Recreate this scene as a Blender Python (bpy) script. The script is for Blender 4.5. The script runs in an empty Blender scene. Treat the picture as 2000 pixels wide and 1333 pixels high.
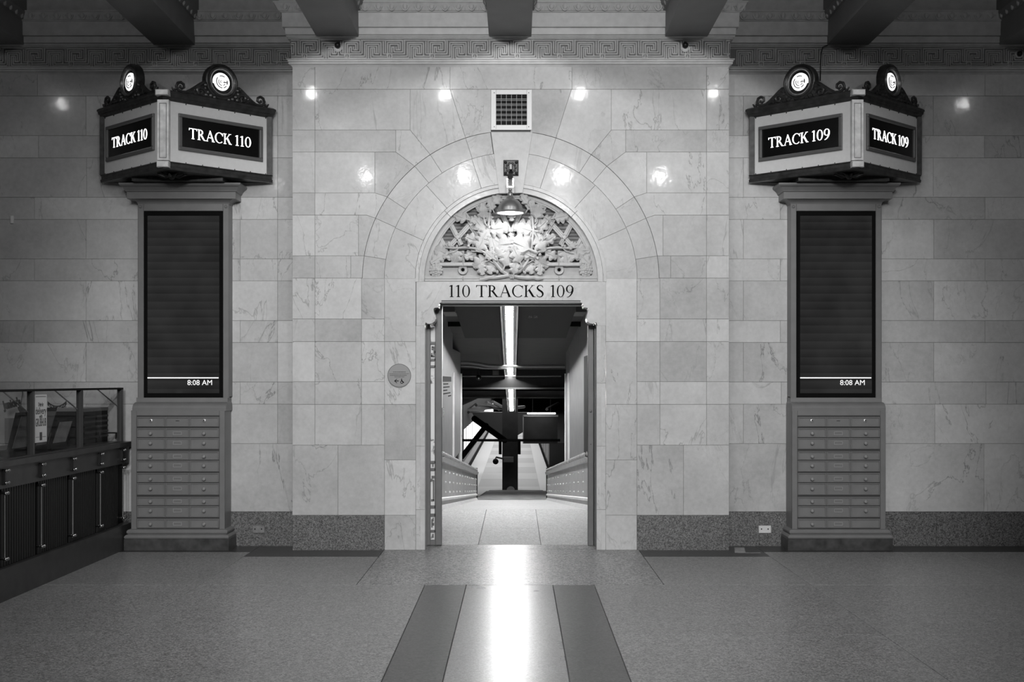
import bpy, bmesh, math, random
from mathutils import Vector, Matrix
random.seed(11)
R = math.radians
S = bpy.context.scene
COL = S.collection
# ------------------------------------------------------------------ camera, world, lights, exposure
F, CX, CY, D0, EYE = 2300.0, 1009.0, 745.0, 10.4545, 1.5      # lens constants of the 2000x1333 frame, door wall at Y = 0
cam = bpy.data.cameras.new('camera'); camo = bpy.data.objects.new('camera', cam); COL.objects.link(camo)
camo.location = (0, -D0, EYE); camo.rotation_euler = (R(90), 0, 0)
cam.sensor_width = 36; cam.lens = 36 * F / 2000
cam.shift_x = -(CX - 1000) / 2000; cam.shift_y = (CY - 666.5) / 2000
cam.clip_end = 400
S.camera = camo
S.view_settings.view_transform = 'Standard'; S.view_settings.look = 'None'
S.view_settings.exposure = 0.0; S.view_settings.gamma = 1.0; S.view_settings.use_curve_mapping = False
W = bpy.data.worlds.new('world'); S.world = W; W.use_nodes = True
W.node_tree.nodes['Background'].inputs[0].default_value = (1, 1, 1, 1)
W.node_tree.nodes['Background'].inputs[1].default_value = 0.012
BAYS = [-5.4, -3.87, -2.34, -0.82, 0.72, 2.25, 3.80, 5.30]     # one lamp in each ceiling bay
ROWS = [(-3.0, 4.79, [9, 14, 24, 33, 33, 24, 14, 9]),               # bare bulbs nearest the wall
        (-8.0, 4.68, [0, 8, 26, 44, 44, 26, 6, 0])]
SPOTS = [(-8.05, 4.74, [0, 0, 50, 80, 80, 50, 0, 0], 58), (-13.0, 4.76, [0, 0, 0, 740, 740, 0, 0, 0], 40), (-18.5, 4.76, [0, 0, 0, 1480, 1480, 0, 0, 0], 28)]      # added spots that brighten the middle of the doorway wall
def lamp(name, x, y, z, w, r=.055):
    l = bpy.data.lights.new(name, 'POINT'); l.energy = w; l.shadow_soft_size = r
    o = bpy.data.objects.new(name, l); COL.objects.link(o); o.location = (x, y, z); return o
for (y, z, ws) in ROWS:
    for x, w in zip(BAYS, ws):
        if w: lamp('ceiling_lamp', x, y, z, w)
for (y, z, ws, cone) in SPOTS:
    for x, w in zip(BAYS, ws):
        if not w: continue
        l = bpy.data.lights.new('added_spot', 'SPOT'); l.energy = w; l.shadow_soft_size = .055; l.spot_size = R(cone); l.spot_blend = .6
        o = bpy.data.objects.new('added_spot', l); COL.objects.link(o); o.location = (x, y, z)
        o.rotation_euler = (Vector((x * .4, 0, 0.95)) - Vector((x, y, z))).to_track_quat('-Z', 'Y').to_euler()
def area(name, loc, rot, sx, sy, w):
    l = bpy.data.lights.new(name, 'AREA'); l.shape = 'RECTANGLE'; l.size = sx; l.size_y = sy; l.energy = w
    o = bpy.data.objects.new(name, l); COL.objects.link(o); o.location = loc; o.rotation_euler = rot; return o
area('platform_light', (-0.3, 58.0, 0.9), (0, 0, 0), 2.6, 60.0, 800)   # rows of tubes over the platform

# ------------------------------------------------------------------ helpers
def P(px, py, Y):
    d = Y + D0
    return Vector(((px - CX) * d / F, Y, EYE + (CY - py) * d / F))
def PX(px, Y=0.0): return (px - CX) * (Y + D0) / F
def PZ(py, Y=0.0): return EYE + (CY - py) * (Y + D0) / F

class MB:
    def __init__(s): s.bm = bmesh.new()
    def box(s, x0, x1, y0, y1, z0, z1, M=None):
        co = [(x, y, z) for z in (z0, z1) for y in (y0, y1) for x in (x0, x1)]
        v = [s.bm.verts.new(M @ Vector(c) if M else c) for c in co]
        for f in ((0, 2, 3, 1), (4, 5, 7, 6), (0, 1, 5, 4), (2, 6, 7, 3), (0, 4, 6, 2), (1, 3, 7, 5)):
            s.bm.faces.new([v[i] for i in f])
        return s
    def bbox(s, x0, x1, y0, y1, z0, z1, b=.004, M=None):          # box with chamfered front (-Y) edges
        o = [(x0, z0), (x1, z0), (x1, z1), (x0, z1)]; i = [(x0 + b, z0 + b), (x1 - b, z0 + b), (x1 - b, z1 - b), (x0 + b, z1 - b)]
        rings = [[(x, y1, z) for x, z in o], [(x, y0 + b, z) for x, z in o], [(x, y0, z) for x, z in i]]
        s.loft(rings, True, False, M); return s
    def loft(s, rings, closed=True, cap0=True, M=None, cap1=True):
        vs = [[s.bm.verts.new(M @ Vector(c) if M else c) for c in r] for r in rings]
        n = len(vs[0])
        for a, b in zip(vs, vs[1:]):
            for k in range(n if closed else n - 1):
                q = [a[k], a[(k + 1) % n], b[(k + 1) % n], b[k]]
                try: s.bm.faces.new(q)
                except ValueError: pass
        if closed and n > 2:
            if cap0: s.bm.faces.new(list(reversed(vs[0])))
            if cap1: s.bm.faces.new(vs[-1])
        return s
    def prism(s, pts, y0, y1, M=None, back=False):                # pts in XZ
        s.loft([[(x, y1, z) for x, z in pts], [(x, y0, z) for x, z in pts]], True, back, M); return s
    def bprism(s, pts, y0, y1, b=.003):                           # prism with arrised front edge
        cx = sum(p[0] for p in pts) / len(pts); cz = sum(p[1] for p in pts) / len(pts)
        ins = []
        n = len(pts)
        area = sum(pts[i][0] * pts[(i + 1) % n][1] - pts[(i + 1) % n][0] * pts[i][1] for i in range(n))
        sg = 1 if area > 0 else -1
        for i in range(n):
            p, a, c = Vector(pts[i]), Vector(pts[i - 1]), Vector(pts[(i + 1) % n])
            e1 = (p - a); e2 = (c - p)
            if e1.length < 1e-6 or e2.length < 1e-6: ins.append(tuple(p)); continue
            e1.normalize(); e2.normalize()
            n1 = Vector((-e1.y, e1.x)) * sg; n2 = Vector((-e2.y, e2.x)) * sg
            m = n1 + n2
            if m.length < .2: ins.append(tuple(p)); continue
            m.normalize(); k = min(2.0, 1 / max(.3, m.dot(n1)))
            ins.append(tuple(p + m * b * k))
        s.loft([[(x, y1, z) for x, z in pts], [(x, y0 + b, z) for x, z in pts], [(x, y0, z) for x, z in ins]], True, False)
        return s
    def cyl(s, p0, p1, r0, r1=None, n=10, M=None, caps=True):
        r1 = r0 if r1 is None else r1
        p0, p1 = Vector(p0), Vector(p1); d = (p1 - p0).normalized()
        a = d.orthogonal().normalized(); b = d.cross(a)
        rs = [[p + (a * math.cos(2 * math.pi * k / n) + b * math.sin(2 * math.pi * k / n)) * r for k in range(n)] for p, r in ((p0, r0), (p1, r1))]
        s.loft(rs, True, caps, M, caps); return s
    def tube(s, pts, rad, n=7, M=None, flat=1.0):
        pts = [Vector(p) for p in pts]; rs = []
        rad = rad if isinstance(rad, (list, tuple)) else [rad] * len(pts)
        a = None
        for i, p in enumerate(pts):
            d = (pts[min(i + 1, len(pts) - 1)] - pts[max(i - 1, 0)]).normalized()
            a = (d.orthogonal() if a is None else (a - d * a.dot(d))).normalized()
            b = d.cross(a)
            rs.append([p + (a * math.cos(2 * math.pi * k / n) + b * math.sin(2 * math.pi * k / n) * flat) * rad[i] for k in range(n)])
        s.loft(rs, True, True, M); return s
    def ball(s, c, r, u=10, v=7, M=None, sc=(1, 1, 1)):
        c = Vector(c); rs = []
        for j in range(v + 1):
            t = math.pi * j / v; rr = max(.02, math.sin(t))
            rs.append([c + Vector((math.cos(2 * math.pi * k / u) * rr * r * sc[0], math.sin(2 * math.pi * k / u) * rr * r * sc[1], math.cos(t) * r * sc[2])) for k in range(u)])
        s.loft(rs, True, True, M); return s
    def lathe(s, prof, M, n=20, caps=True):                                   # prof: (r, h) about local Z, placed by M
        rs = [[Vector((r * math.cos(2 * math.pi * k / n), r * math.sin(2 * math.pi * k / n), h)) for k in range(n)] for r, h in prof]
        s.loft(rs, True, caps and prof[0][0] > 1e-4, M, caps and prof[-1][0] > 1e-4); return s
    def annulus(s, cx, cz, r0, r1, a0, a1, y0, y1, n=24):          # ring sector in the XZ plane
        pts = [(cx + r1 * math.cos(R(a0 + (a1 - a0) * k / n)), cz + r1 * math.sin(R(a0 + (a1 - a0) * k / n))) for k in range(n + 1)]
        pts2 = [(cx + r0 * math.cos(R(a0 + (a1 - a0) * k / n)), cz + r0 * math.sin(R(a0 + (a1 - a0) * k / n))) for k in range(n + 1)]
        for k in range(n):
            s.loft([[(x, y1, z) for x, z in (pts[k], pts[k + 1], pts2[k + 1], pts2[k])], [(x, y0, z) for x, z in (pts[k], pts[k + 1], pts2[k + 1], pts2[k])]], True, False)
        return s
    def mesh(s, name, mat=None, smooth=False):
        bmesh.ops.recalc_face_normals(s.bm, faces=s.bm.faces)
        me = bpy.data.meshes.new(name); s.bm.to_mesh(me); s.bm.free()
        if mat: me.materials.append(mat)
        if smooth:
            me.polygons.foreach_set('use_smooth', [True] * len(me.polygons))
            try: me.set_sharp_from_angle(angle=R(40))
            except Exception: pass
        return me
    def build(s, name, mat, parent=None, smooth=False):
        return link(name, s.mesh(name, mat, smooth), parent)

def link(name, me, parent=None, M=None):
    o = bpy.data.objects.new(name, me); COL.objects.link(o)
    if M is not None: o.matrix_basis = M
    if parent is not None:
        o.parent = parent
        o.matrix_parent_inverse = INV.get(parent.name, Matrix.Identity(4))
    return o
INV = {}
def part_at(o, parent, name, M):                                    # copy of a part (shared mesh)
    c = o.copy(); c.name = name; COL.objects.link(c); c.parent = parent; c.matrix_parent_inverse = INV.get(parent.name, Matrix.Identity(4)); c.matrix_basis = M
    return c
def thing(name, label, cat, loc=(0, 0, 0), group=None):
    o = bpy.data.objects.new(name, None); COL.objects.link(o); o.location = loc; o.empty_display_size = .2
    o['label'] = label; o['category'] = cat
    if group: o['group'] = group
    INV[o.name] = Matrix.Translation(-Vector(loc))
    return o
def tag(o, label, cat, group=None):
    o['label'] = label; o['category'] = cat
    if group: o['group'] = group
    return o
def struct(o, label=None, cat=None):
    o['kind'] = 'structure'
    if label: o['label'] = label
    if cat: o['category'] = cat
    return o
def text_me(body, size, mat, extrude=.001, align='CENTER', bold=0.0):
    c = bpy.data.curves.new('text', 'FONT'); c.body = body; c.size = size; c.extrude = extrude; c.align_x = align; c.offset = bold; c.resolution_u = 3
    o = bpy.data.objects.new('text', c); COL.objects.link(o)
    me = bpy.data.meshes.new_from_object(o.evaluated_get(bpy.context.evaluated_depsgraph_get()))
    bpy.data.objects.remove(o); bpy.data.curves.remove(c)
    me.materials.clear(); me.materials.append(mat); return me

# ------------------------------------------------------------------ materials (the photograph is black and white, so all are greys)
def nt(name):
    m = bpy.data.materials.new(name); m.use_nodes = True
    N = m.node_tree.nodes; L = m.node_tree.links
    return m, N, L, N['Principled BSDF']
def g(v): return (v, v, v, 1)
def mk(name, v, rough=.5, metal=0., spec=.5, var=0., scale=6., bump=0.):
    m, N, L, b = nt(name)
    b.inputs['Base Color'].default_value = g(v); b.inputs['Roughness'].default_value = rough
    b.inputs['Metallic'].default_value = metal; b.inputs['Specular IOR Level'].default_value = spec
    if var or bump:
        tc = N.new('ShaderNodeTexCoord'); n = N.new('ShaderNodeTexNoise'); n.inputs['Scale'].default_value = scale; n.inputs['Detail'].default_value = 6
        L.new(tc.outputs['Object'], n.inputs['Vector'])
        if var:
            r = N.new('ShaderNodeMapRange'); r.inputs[1].default_value = .3; r.inputs[2].default_value = .7; r.inputs[3].default_value = max(0, v * (1 - var)); r.inputs[4].default_value = v * (1 + var)
            L.new(n.outputs['Fac'], r.inputs[0]); L.new(r.outputs[0], b.inputs['Base Color'])
        if bump:
            bp = N.new('ShaderNodeBump'); bp.inputs['Strength'].default_value = bump; bp.inputs['Distance'].default_value = .01
            L.new(n.outputs['Fac'], bp.inputs['Height']); L.new(bp.outputs[0], b.inputs['Normal'])
    return m
def emit(name, v, st):
    m, N, L, b = nt(name); b.inputs['Base Color'].default_value = g(v); b.inputs['Emission Color'].default_value = g(1); b.inputs['Emission Strength'].default_value = st
    return m
def math_node(N, L, op, a, b=None, clamp=False):
    n = N.new('ShaderNodeMath'); n.operation = op; n.use_clamp = clamp
    for i, x in enumerate((a, b)):
        if x is None: continue
        if isinstance(x, (int, float)): n.inputs[i].default_value = x
        else: L.new(x, n.inputs[i])
    return n.outputs[0]
def marble(name, base, rough=.2, tone=.16, vein=.6):
    m, N, L, b = nt(name)
    tc = N.new('ShaderNodeTexCoord'); oi = N.new('ShaderNodeObjectInfo')
    off = N.new('ShaderNodeVectorMath'); off.operation = 'ADD'
    cb = N.new('ShaderNodeCombineXYZ')
    for i, k in enumerate((31., 57., 83.)): L.new(math_node(N, L, 'MULTIPLY', oi.outputs['Random'], k), cb.inputs[i])
    L.new(tc.outputs['Object'], off.inputs[0]); L.new(cb.outputs[0], off.inputs[1])
    def noise(sc, det, ro=.55, dist=0.):
        n = N.new('ShaderNodeTexNoise'); n.inputs['Scale'].default_value = sc; n.inputs['Detail'].default_value = det; n.inputs['Roughness'].default_value = ro; n.inputs['Distortion'].default_value = dist
        L.new(off.outputs[0], n.inputs['Vector']); return n.outputs['Fac']
    cloud = noise(2.2, 5, .6); fine = noise(26, 3, .6); mp = N.new('ShaderNodeMapping'); mp.inputs['Rotation'].default_value = (0, .7, 0); mp.inputs['Scale'].default_value = (1.5, 1.0, .62); L.new(off.outputs[0], mp.inputs[0])
    def vnoise(sc, det, ro, dist):
        n = N.new('ShaderNodeTexNoise'); n.inputs['Scale'].default_value = sc; n.inputs['Detail'].default_value = det; n.inputs['Roughness'].default_value = ro; n.inputs['Distortion'].default_value = dist
        L.new(mp.outputs[0], n.inputs['Vector']); return n.outputs['Fac']
    vn = vnoise(1.15, 7, .56, .9); vm = noise(.9, 2); vn2 = vnoise(2.6, 5, .55, .5)
    def ridge(n, w):
        a = math_node(N, L, 'ABSOLUTE', math_node(N, L, 'SUBTRACT', n, .5)); 
        return math_node(N, L, 'SUBTRACT', 1.0, math_node(N, L, 'DIVIDE', a, w), True)
    v1 = math_node(N, L, 'MULTIPLY', ridge(vn, .006), math_node(N, L, 'MULTIPLY', math_node(N, L, 'SUBTRACT', vm, .36), 4.0, True))
    v2 = math_node(N, L, 'MULTIPLY', ridge(vn2, .007), math_node(N, L, 'MULTIPLY', math_node(N, L, 'SUBTRACT', cloud, .50), 3.0, True))
    vv = math_node(N, L, 'MAXIMUM', v1, math_node(N, L, 'MULTIPLY', v2, .55))
    t = math_node(N, L, 'ADD', math_node(N, L, 'MULTIPLY', math_node(N, L, 'SUBTRACT', oi.outputs['Random'], .5), tone * 2), 1.0)
    t = math_node(N, L, 'ADD', t, math_node(N, L, 'MULTIPLY', math_node(N, L, 'SUBTRACT', cloud, .5), .55))
    t = math_node(N, L, 'ADD', t, math_node(N, L, 'MULTIPLY', math_node(N, L, 'SUBTRACT', fine, .5), .30))
    t = math_node(N, L, 'MULTIPLY', t, math_node(N, L, 'SUBTRACT', 1.0, math_node(N, L, 'MULTIPLY', vv, vein)))
    t = math_node(N, L, 'MULTIPLY', t, base)
    cc = N.new('ShaderNodeCombineColor')
    for i in range(3): L.new(t, cc.inputs[i])
    L.new(cc.outputs[0], b.inputs['Base Color'])
    L.new(math_node(N, L, 'ADD', math_node(N, L, 'MULTIPLY', math_node(N, L, 'SUBTRACT', cloud, .5), .05), rough), b.inputs['Roughness'])
    b.inputs['Specular IOR Level'].default_value = .10; b.inputs['Coat Weight'].default_value = .22; b.inputs['Coat Roughness'].default_value = .065; b.inputs['Coat IOR'].default_value = 1.45
    bp = N.new('ShaderNodeBump'); bp.inputs['Strength'].default_value = .16; bp.inputs['Distance'].default_value = .004
    wav = noise(7, 3, .6); L.new(math_node(N, L, 'ADD', cloud, wav), bp.inputs['Height']); L.new(bp.outputs[0], b.inputs['Normal']); L.new(bp.outputs[0], b.inputs['Coat Normal'])
    return m
def speckle(name, dark, light, scale, rough, tone=.05, big=.12, spec=.5):
    m, N, L, b = nt(name)
    tc = N.new('ShaderNodeTexCoord'); oi = N.new('ShaderNodeObjectInfo')
    v = N.new('ShaderNodeTexVoronoi'); v.inputs['Scale'].default_value = scale; L.new(tc.outputs['Object'], v.inputs['Vector'])
    v2 = N.new('ShaderNodeTexVoronoi'); v2.inputs['Scale'].default_value = scale * .45; L.new(tc.outputs['Object'], v2.inputs['Vector'])
    n = N.new('ShaderNodeTexNoise'); n.inputs['Scale'].default_value = 1.3; n.inputs['Detail'].default_value = 5; L.new(tc.outputs['Object'], n.inputs['Vector'])
    sp = N.new('ShaderNodeSeparateColor'); L.new(v.outputs['Color'], sp.inputs[0])
    sp2 = N.new('ShaderNodeSeparateColor'); L.new(v2.outputs['Color'], sp2.inputs[0])
    mixv = math_node(N, L, 'ADD', math_node(N, L, 'MULTIPLY', sp.outputs[0], .65), math_node(N, L, 'MULTIPLY', sp2.outputs[1], .35))
    mr = N.new('ShaderNodeMapRange'); mr.inputs[1].default_value = .2; mr.inputs[2].default_value = .85; mr.inputs[3].default_value = dark; mr.inputs[4].default_value = light
    L.new(mixv, mr.inputs[0])
    t = math_node(N, L, 'ADD', math_node(N, L, 'MULTIPLY', math_node(N, L, 'SUBTRACT', n.outputs['Fac'], .5), big * 2), 1.0)
    t = math_node(N, L, 'ADD', t, math_node(N, L, 'MULTIPLY', math_node(N, L, 'SUBTRACT', oi.outputs['Random'], .5), tone * 2))
    t = math_node(N, L, 'MULTIPLY', t, mr.outputs[0])
    cc = N.new('ShaderNodeCombineColor')
    for i in range(3): L.new(t, cc.inputs[i])
    L.new(cc.outputs[0], b.inputs['Base Color'])
    b.inputs['Specular IOR Level'].default_value = spec
    L.new(math_node(N, L, 'ADD', math_node(N, L, 'MULTIPLY', math_node(N, L, 'SUBTRACT', n.outputs['Fac'], .5), .05), rough), b.inputs['Roughness'])
    return m

M_marble = marble('marble_cream', .56, .17, .15, .46)
M_marble_side = marble('marble_side', .53, .17, .14, .52)  # slightly darker copy of the front wall marble, with stronger veins
M_marble_trim = marble('marble_trim', .58, .17, .06, .30)
M_joint = mk('joint_mortar', .22, .9)
M_granite = speckle('granite_base', .04, .23, 180, .38, .03)
M_terrazzo = speckle('terrazzo', .13, .40, 150, .33, .06, .12)
M_terrazzo_light = speckle('terrazzo_light', .26, .44, 190, .28, .03, .10)
M_terrazzo_dark = speckle('terrazzo_dark', .05, .11, 110, .33, .04)
M_apron = speckle('granite_apron', .06, .50, 120, .34, .02)
M_border = speckle('border_dark', .02, .05, 110, .34, .03)
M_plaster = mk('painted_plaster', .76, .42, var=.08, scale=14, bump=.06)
M_plaster_side = mk('painted_plaster_shaded', .52, .45, var=.10, scale=14, bump=.06)  # same plaster, with the dimness of the sides put into its colour
M_beam = mk('beam_paint', .20, .5, var=.08, scale=5)
M_coffer = mk('coffer_paint', .10, .6)
M_kiosk = mk('painted_steel_grey', .17, .42, var=.07, scale=9)
M_kiosk_dark = mk('kiosk_groove', .05, .6)
M_plinth = mk('black_stone', .045, .4, var=.5, scale=14)
M_bronze = mk('dark_bronze', .055, .36, metal=.35, var=.4, scale=18)
M_bronze_hi = mk('worn_bronze', .16, .32, metal=.6, var=.4, scale=25, bump=.1)
M_signpanel = mk('sign_cream_panel', .76, .5, var=.03, scale=30)
M_signpost = mk('sign_post_silver', .72, .35, metal=.2, var=.2, scale=18)
M_signframe = mk('sign_screen_frame', .16, .4, metal=.3)
M_black = mk('black_glass', .006, .12)
M_blackmat = mk('black_matt', .006, .7, spec=.2)
M_lit = emit('lit_letter', .9, 2.6)
M_disc = emit('lit_disc', .9, 1.3)
M_tube = emit('lit_tube', .9, 56.0)
M_white = mk('white_paint', .75, .4)
M_steel = mk('gate_steel', .13, .42, metal=.1, var=.08, scale=12)
M_steel_hi = mk('bright_steel', .6, .3, metal=.5)
M_tymp = mk('carved_stone', .47, .5, var=.07, scale=20, bump=.12)
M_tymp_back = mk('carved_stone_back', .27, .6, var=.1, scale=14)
M_iron = mk('wrought_iron', .02, .4, metal=.3)
M_nickel = mk('nickel', .62, .18, metal=1.0)
M_satin = mk('satin_metal', .34, .34, metal=.75)
M_brass = mk('brass', .45, .22, metal=1.0)
M_ink = mk('cut_letter_ink', .006, .8, spec=.05)
M_plate = mk('sign_plate_grey', .28, .4)
M_concrete = mk('concrete', .42, .6, var=.14, scale=4)
M_concrete_dark = mk('stained_concrete', .22, .7, var=.5, scale=2.5)
M_pwall = mk('passage_paint', .20, .5, var=.12, scale=5)
M_pdark = mk('passage_dark', .017, .7, var=.3, scale=5)  # near-black with random tone, for passage ceiling and dark steel
M_dark = mk('tunnel_dark', .010, .8)  # near-black colour carries the darkness of the void round the platform
M_wood = mk('dark_wood', .030, .35, var=.35, scale=8)
M_woodtop = mk('counter_apron_wood', .042, .35, var=.3, scale=8)
M_steeldk = mk('dark_steel', .09, .35, metal=.5)
M_paper = mk('white_card', .72, .6)
M_chrome = mk('chrome', .85, .1, metal=1.0)
def glass_mat():
    m, N, L, b = nt('clear_glass'); N.remove(b); out = N['Material Output']
    tr_ = N.new('ShaderNodeBsdfTransparent'); tr_.inputs[0].default_value = g(.93)
    gl = N.new('ShaderNodeBsdfGlossy'); gl.inputs['Roughness'].default_value = .03
    fr_ = N.new('ShaderNodeFresnel'); fr_.inputs[0].default_value = 1.45; mx = N.new('ShaderNodeMixShader')
    L.new(math_node(N, L, 'MULTIPLY', fr_.outputs[0], .10), mx.inputs[0]); L.new(tr_.outputs[0], mx.inputs[1]); L.new(gl.outputs[0], mx.inputs[2]); L.new(mx.outputs[0], out.inputs[0])
    return m
M_glass = glass_mat()
def led_mat():
    m, N, L, b = nt('led_screen')
    b.inputs['Base Color'].default_value = g(.008); b.inputs['Roughness'].default_value = .07
    tc = N.new('ShaderNodeTexCoord'); sx = N.new('ShaderNodeSeparateXYZ'); L.new(tc.outputs['Object'], sx.inputs[0])
    w = math_node(N, L, 'FRACT', math_node(N, L, 'MULTIPLY', sx.outputs[2], 14.0))
    n = N.new('ShaderNodeTexNoise'); n.inputs['Scale'].default_value = 3.0; L.new(tc.outputs['Object'], n.inputs['Vector'])
    e = math_node(N, L, 'ADD', math_node(N, L, 'MULTIPLY', w, .009), math_node(N, L, 'MULTIPLY', n.outputs['Fac'], .028))
    b.inputs['Emission Color'].default_value = g(1); L.new(e, b.inputs['Emission Strength'])
    return m
M_led = led_mat()
M_ledtext = emit('led_text', .8, .62)
def ribbed_mat():
    m, N, L, b = nt('ribbed_black'); b.inputs['Base Color'].default_value = g(.006); b.inputs['Roughness'].default_value = .5
    return m
M_rib = ribbed_mat()
def gate_back():  # patchy white, painted in place of passage light coming through the gate
    m, N, L, b = nt('passage_light_white'); tc = N.new('ShaderNodeTexCoord'); n = N.new('ShaderNodeTexNoise'); n.inputs['Scale'].default_value = 9; n.inputs['Detail'].default_value = 8
    L.new(tc.outputs['Object'], n.inputs['Vector']); r = N.new('ShaderNodeValToRGB'); r.color_ramp.elements[0].position = .35; r.color_ramp.elements[0].color = g(.12); r.color_ramp.elements[1].position = .41; r.color_ramp.elements[1].color = g(.92)
    L.new(n.outputs['Fac'], r.inputs[0]); L.new(r.outputs[0], b.inputs['Base Color']); return m
M_gate_light = gate_back()

# ------------------------------------------------------------------ serif capitals drawn as polygons (cap height 1)
def serif_text(s):
    polys = []; x = 0.0
    w, t, sh = .120, .046, .036
    def q(*p): return [list(p)]
    def stem(cx, y0=0., y1=1., ww=w, lo=1, hi=1, se=.085):
        out = [[(cx - ww / 2, y0), (cx + ww / 2, y0), (cx + ww / 2, y1), (cx - ww / 2, y1)]]
        if lo: out.append([(cx - ww / 2 - se, y0), (cx + ww / 2 + se, y0), (cx + ww / 2 + se, y0 + sh * .7), (cx + ww / 2, y0 + .08), (cx - ww / 2, y0 + .08), (cx - ww / 2 - se, y0 + sh * .7)])
        if hi: out.append([(cx - ww / 2 - se, y1), (cx - ww / 2 - se, y1 - sh * .7), (cx - ww / 2, y1 - .08), (cx + ww / 2, y1 - .08), (cx + ww / 2 + se, y1 - sh * .7), (cx + ww / 2 + se, y1)])
        return out
    def stroke(x0, y0, x1, y1, ww):                                # slanted stem with horizontal ends
        return [[(x0 - ww / 2, y0), (x0 + ww / 2, y0), (x1 + ww / 2, y1), (x1 - ww / 2, y1)]]
    def foot(cx, y, ww, up=False):
        h = -sh if up else sh
        return [[(cx - ww / 2, y), (cx + ww / 2, y), (cx + ww / 2 - .03, y + h), (cx - ww / 2 + .03, y + h)]]
    def arc(cx, cy, rx, ry, a0, a1, wf, n=20):
        out = []; pr = None
        for k in range(n + 1):
            a = R(a0 + (a1 - a0) * k / n); ww = wf(k / n, a)
            c, s_ = math.cos(a), math.sin(a)
            o = (cx + rx * c, cy + ry * s_); i = (cx + (rx - ww) * c, cy + (ry - min(ww, ww)) * s_)
            if pr: out.append([pr[0], o, i, pr[1]])
            pr = (o, i)
        return out
    oval = lambda k, a: t + (w * 1.02 - t) * abs(math.cos(a)) ** 1.4
    for ch in s:
        if ch == ' ': x += .30; continue
        G = []
        if ch == 'T':
            adv = .78; G += stem(.39, hi=0) + [[(.03, 1.0), (.75, 1.0), (.75, .945), (.03, .945)], [(.0, .98), (.03, 1.02), (.075, .945), (.02, .80), (-.005, .80)], [(.78, .98), (.75, 1.02), (.705, .945), (.76, .80), (.785, .80)]]
        elif ch == 'R':
            adv = .80; G += stem(.16) + arc(.26, .745, .30, .255, -90, 90, oval) + [[(.16, 1.0), (.27, 1.0), (.27, .945), (.16, .945)], [(.16, .49), (.27, .49), (.27, .545), (.16, .545)]]
            G += [[(.27, .50), (.43, .52), (.72, .06), (.86, .03), (.86, 0), (.62, 0)]]
        elif ch == 'A':
            adv = .86; G += stroke(.10, .0, .42, 1.0, t * 1.1) + [[(.36, 1.03), (.46, 1.03), (.83, 0), (.665, 0)]] + [[(.22, .33), (.66, .33), (.64, .385), (.24, .385)]] + foot(.10, 0, .26) + foot(.75, 0, .30)
        elif ch == 'C':
            adv = .82; G += arc(.46, .5, .45, .52, 48, 312, oval, 28) + [[(.72, .90), (.79, .97), (.81, .97), (.80, .68), (.775, .68)]]
        elif ch == 'K':
            adv = .83; G += stem(.16) + [[(.22, .44), (.26, .44), (.66, .96), (.60, .98)], [(.31, .56), (.43, .66), (.74, .08), (.86, .03), (.86, 0), (.62, 0)]] + foot(.66, 1.0, .28, True)
        elif ch == 'S':
            adv = .60
            pts = [(.50, .80, .05), (.46, .93, .055), (.32, 1.0, .06), (.18, .95, .085), (.10, .82, .11), (.13, .69, .135), (.25, .57, .15), (.40, .46, .15), (.49, .33, .135), (.49, .18, .11), (.41, .05, .085), (.27, 0.0, .06), (.12, .05, .055), (.06, .20, .05)]
            pr = None
            for i, (a, b_, ww) in enumerate(pts):
                d = Vector((pts[min(i + 1, len(pts) - 1)][0] - pts[max(i - 1, 0)][0], pts[min(i + 1, len(pts) - 1)][1] - pts[max(i - 1, 0)][1])).normalized(); n_ = Vector((-d.y, d.x)) * ww / 2
                c = ((a + n_.x, b_ + n_.y), (a - n_.x, b_ - n_.y))
                if pr: G.append([pr[0], c[0], c[1], pr[1]])
                pr = c
        elif ch == '1':
            adv = .48; G += stem(.25, hi=0, se=.10) + [[(.185, 1.0), (.3175, 1.02), (.3175, .9), (.185, .9)], [(.06, .90), (.185, 1.0), (.185, .90), (.06, .865)]]
        elif ch == '0':
            adv = .68; G += arc(.33, .5, .31, .51, 0, 360, oval, 32)
        elif ch == '9':
            adv = .66; G += arc(.32, .68, .30, .33, 0, 360, oval, 28)
            pts = [(.55, .68, .14), (.545, .5, .14), (.49, .32, .12), (.38, .14, .09), (.24, .02, .06), (.10, -.02, .035)]
            pr = None
            for i, (a, b_, ww) in enumerate(pts):
                d = Vector((pts[min(i + 1, len(pts) - 1)][0] - pts[max(i - 1, 0)][0], pts[min(i + 1, len(pts) - 1)][1] - pts[max(i - 1, 0)][1])).normalized(); n_ = Vector((-d.y, d.x)) * ww / 2
                c = ((a + n_.x, b_ + n_.y), (a - n_.x, b_ - n_.y))
                if pr: G.append([pr[0], c[0], c[1], pr[1]])
                pr = c
        polys += [[(px + x, py) for px, py in p] for p in G]
        x += adv + .05
    return polys, x - .05
def serif_mesh(name, s, width, height, mat, y0=-.002, y1=0.0):        # centred in XZ on the origin, facing -Y
    polys, tw = serif_text(s); mb = MB()
    for i, p in enumerate(polys):
        mb.prism([((a / tw - .5) * width, (b - .5) * height) for a, b in p], y0 - i * 1e-6, y1)
    return mb.mesh(name, mat)

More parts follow.
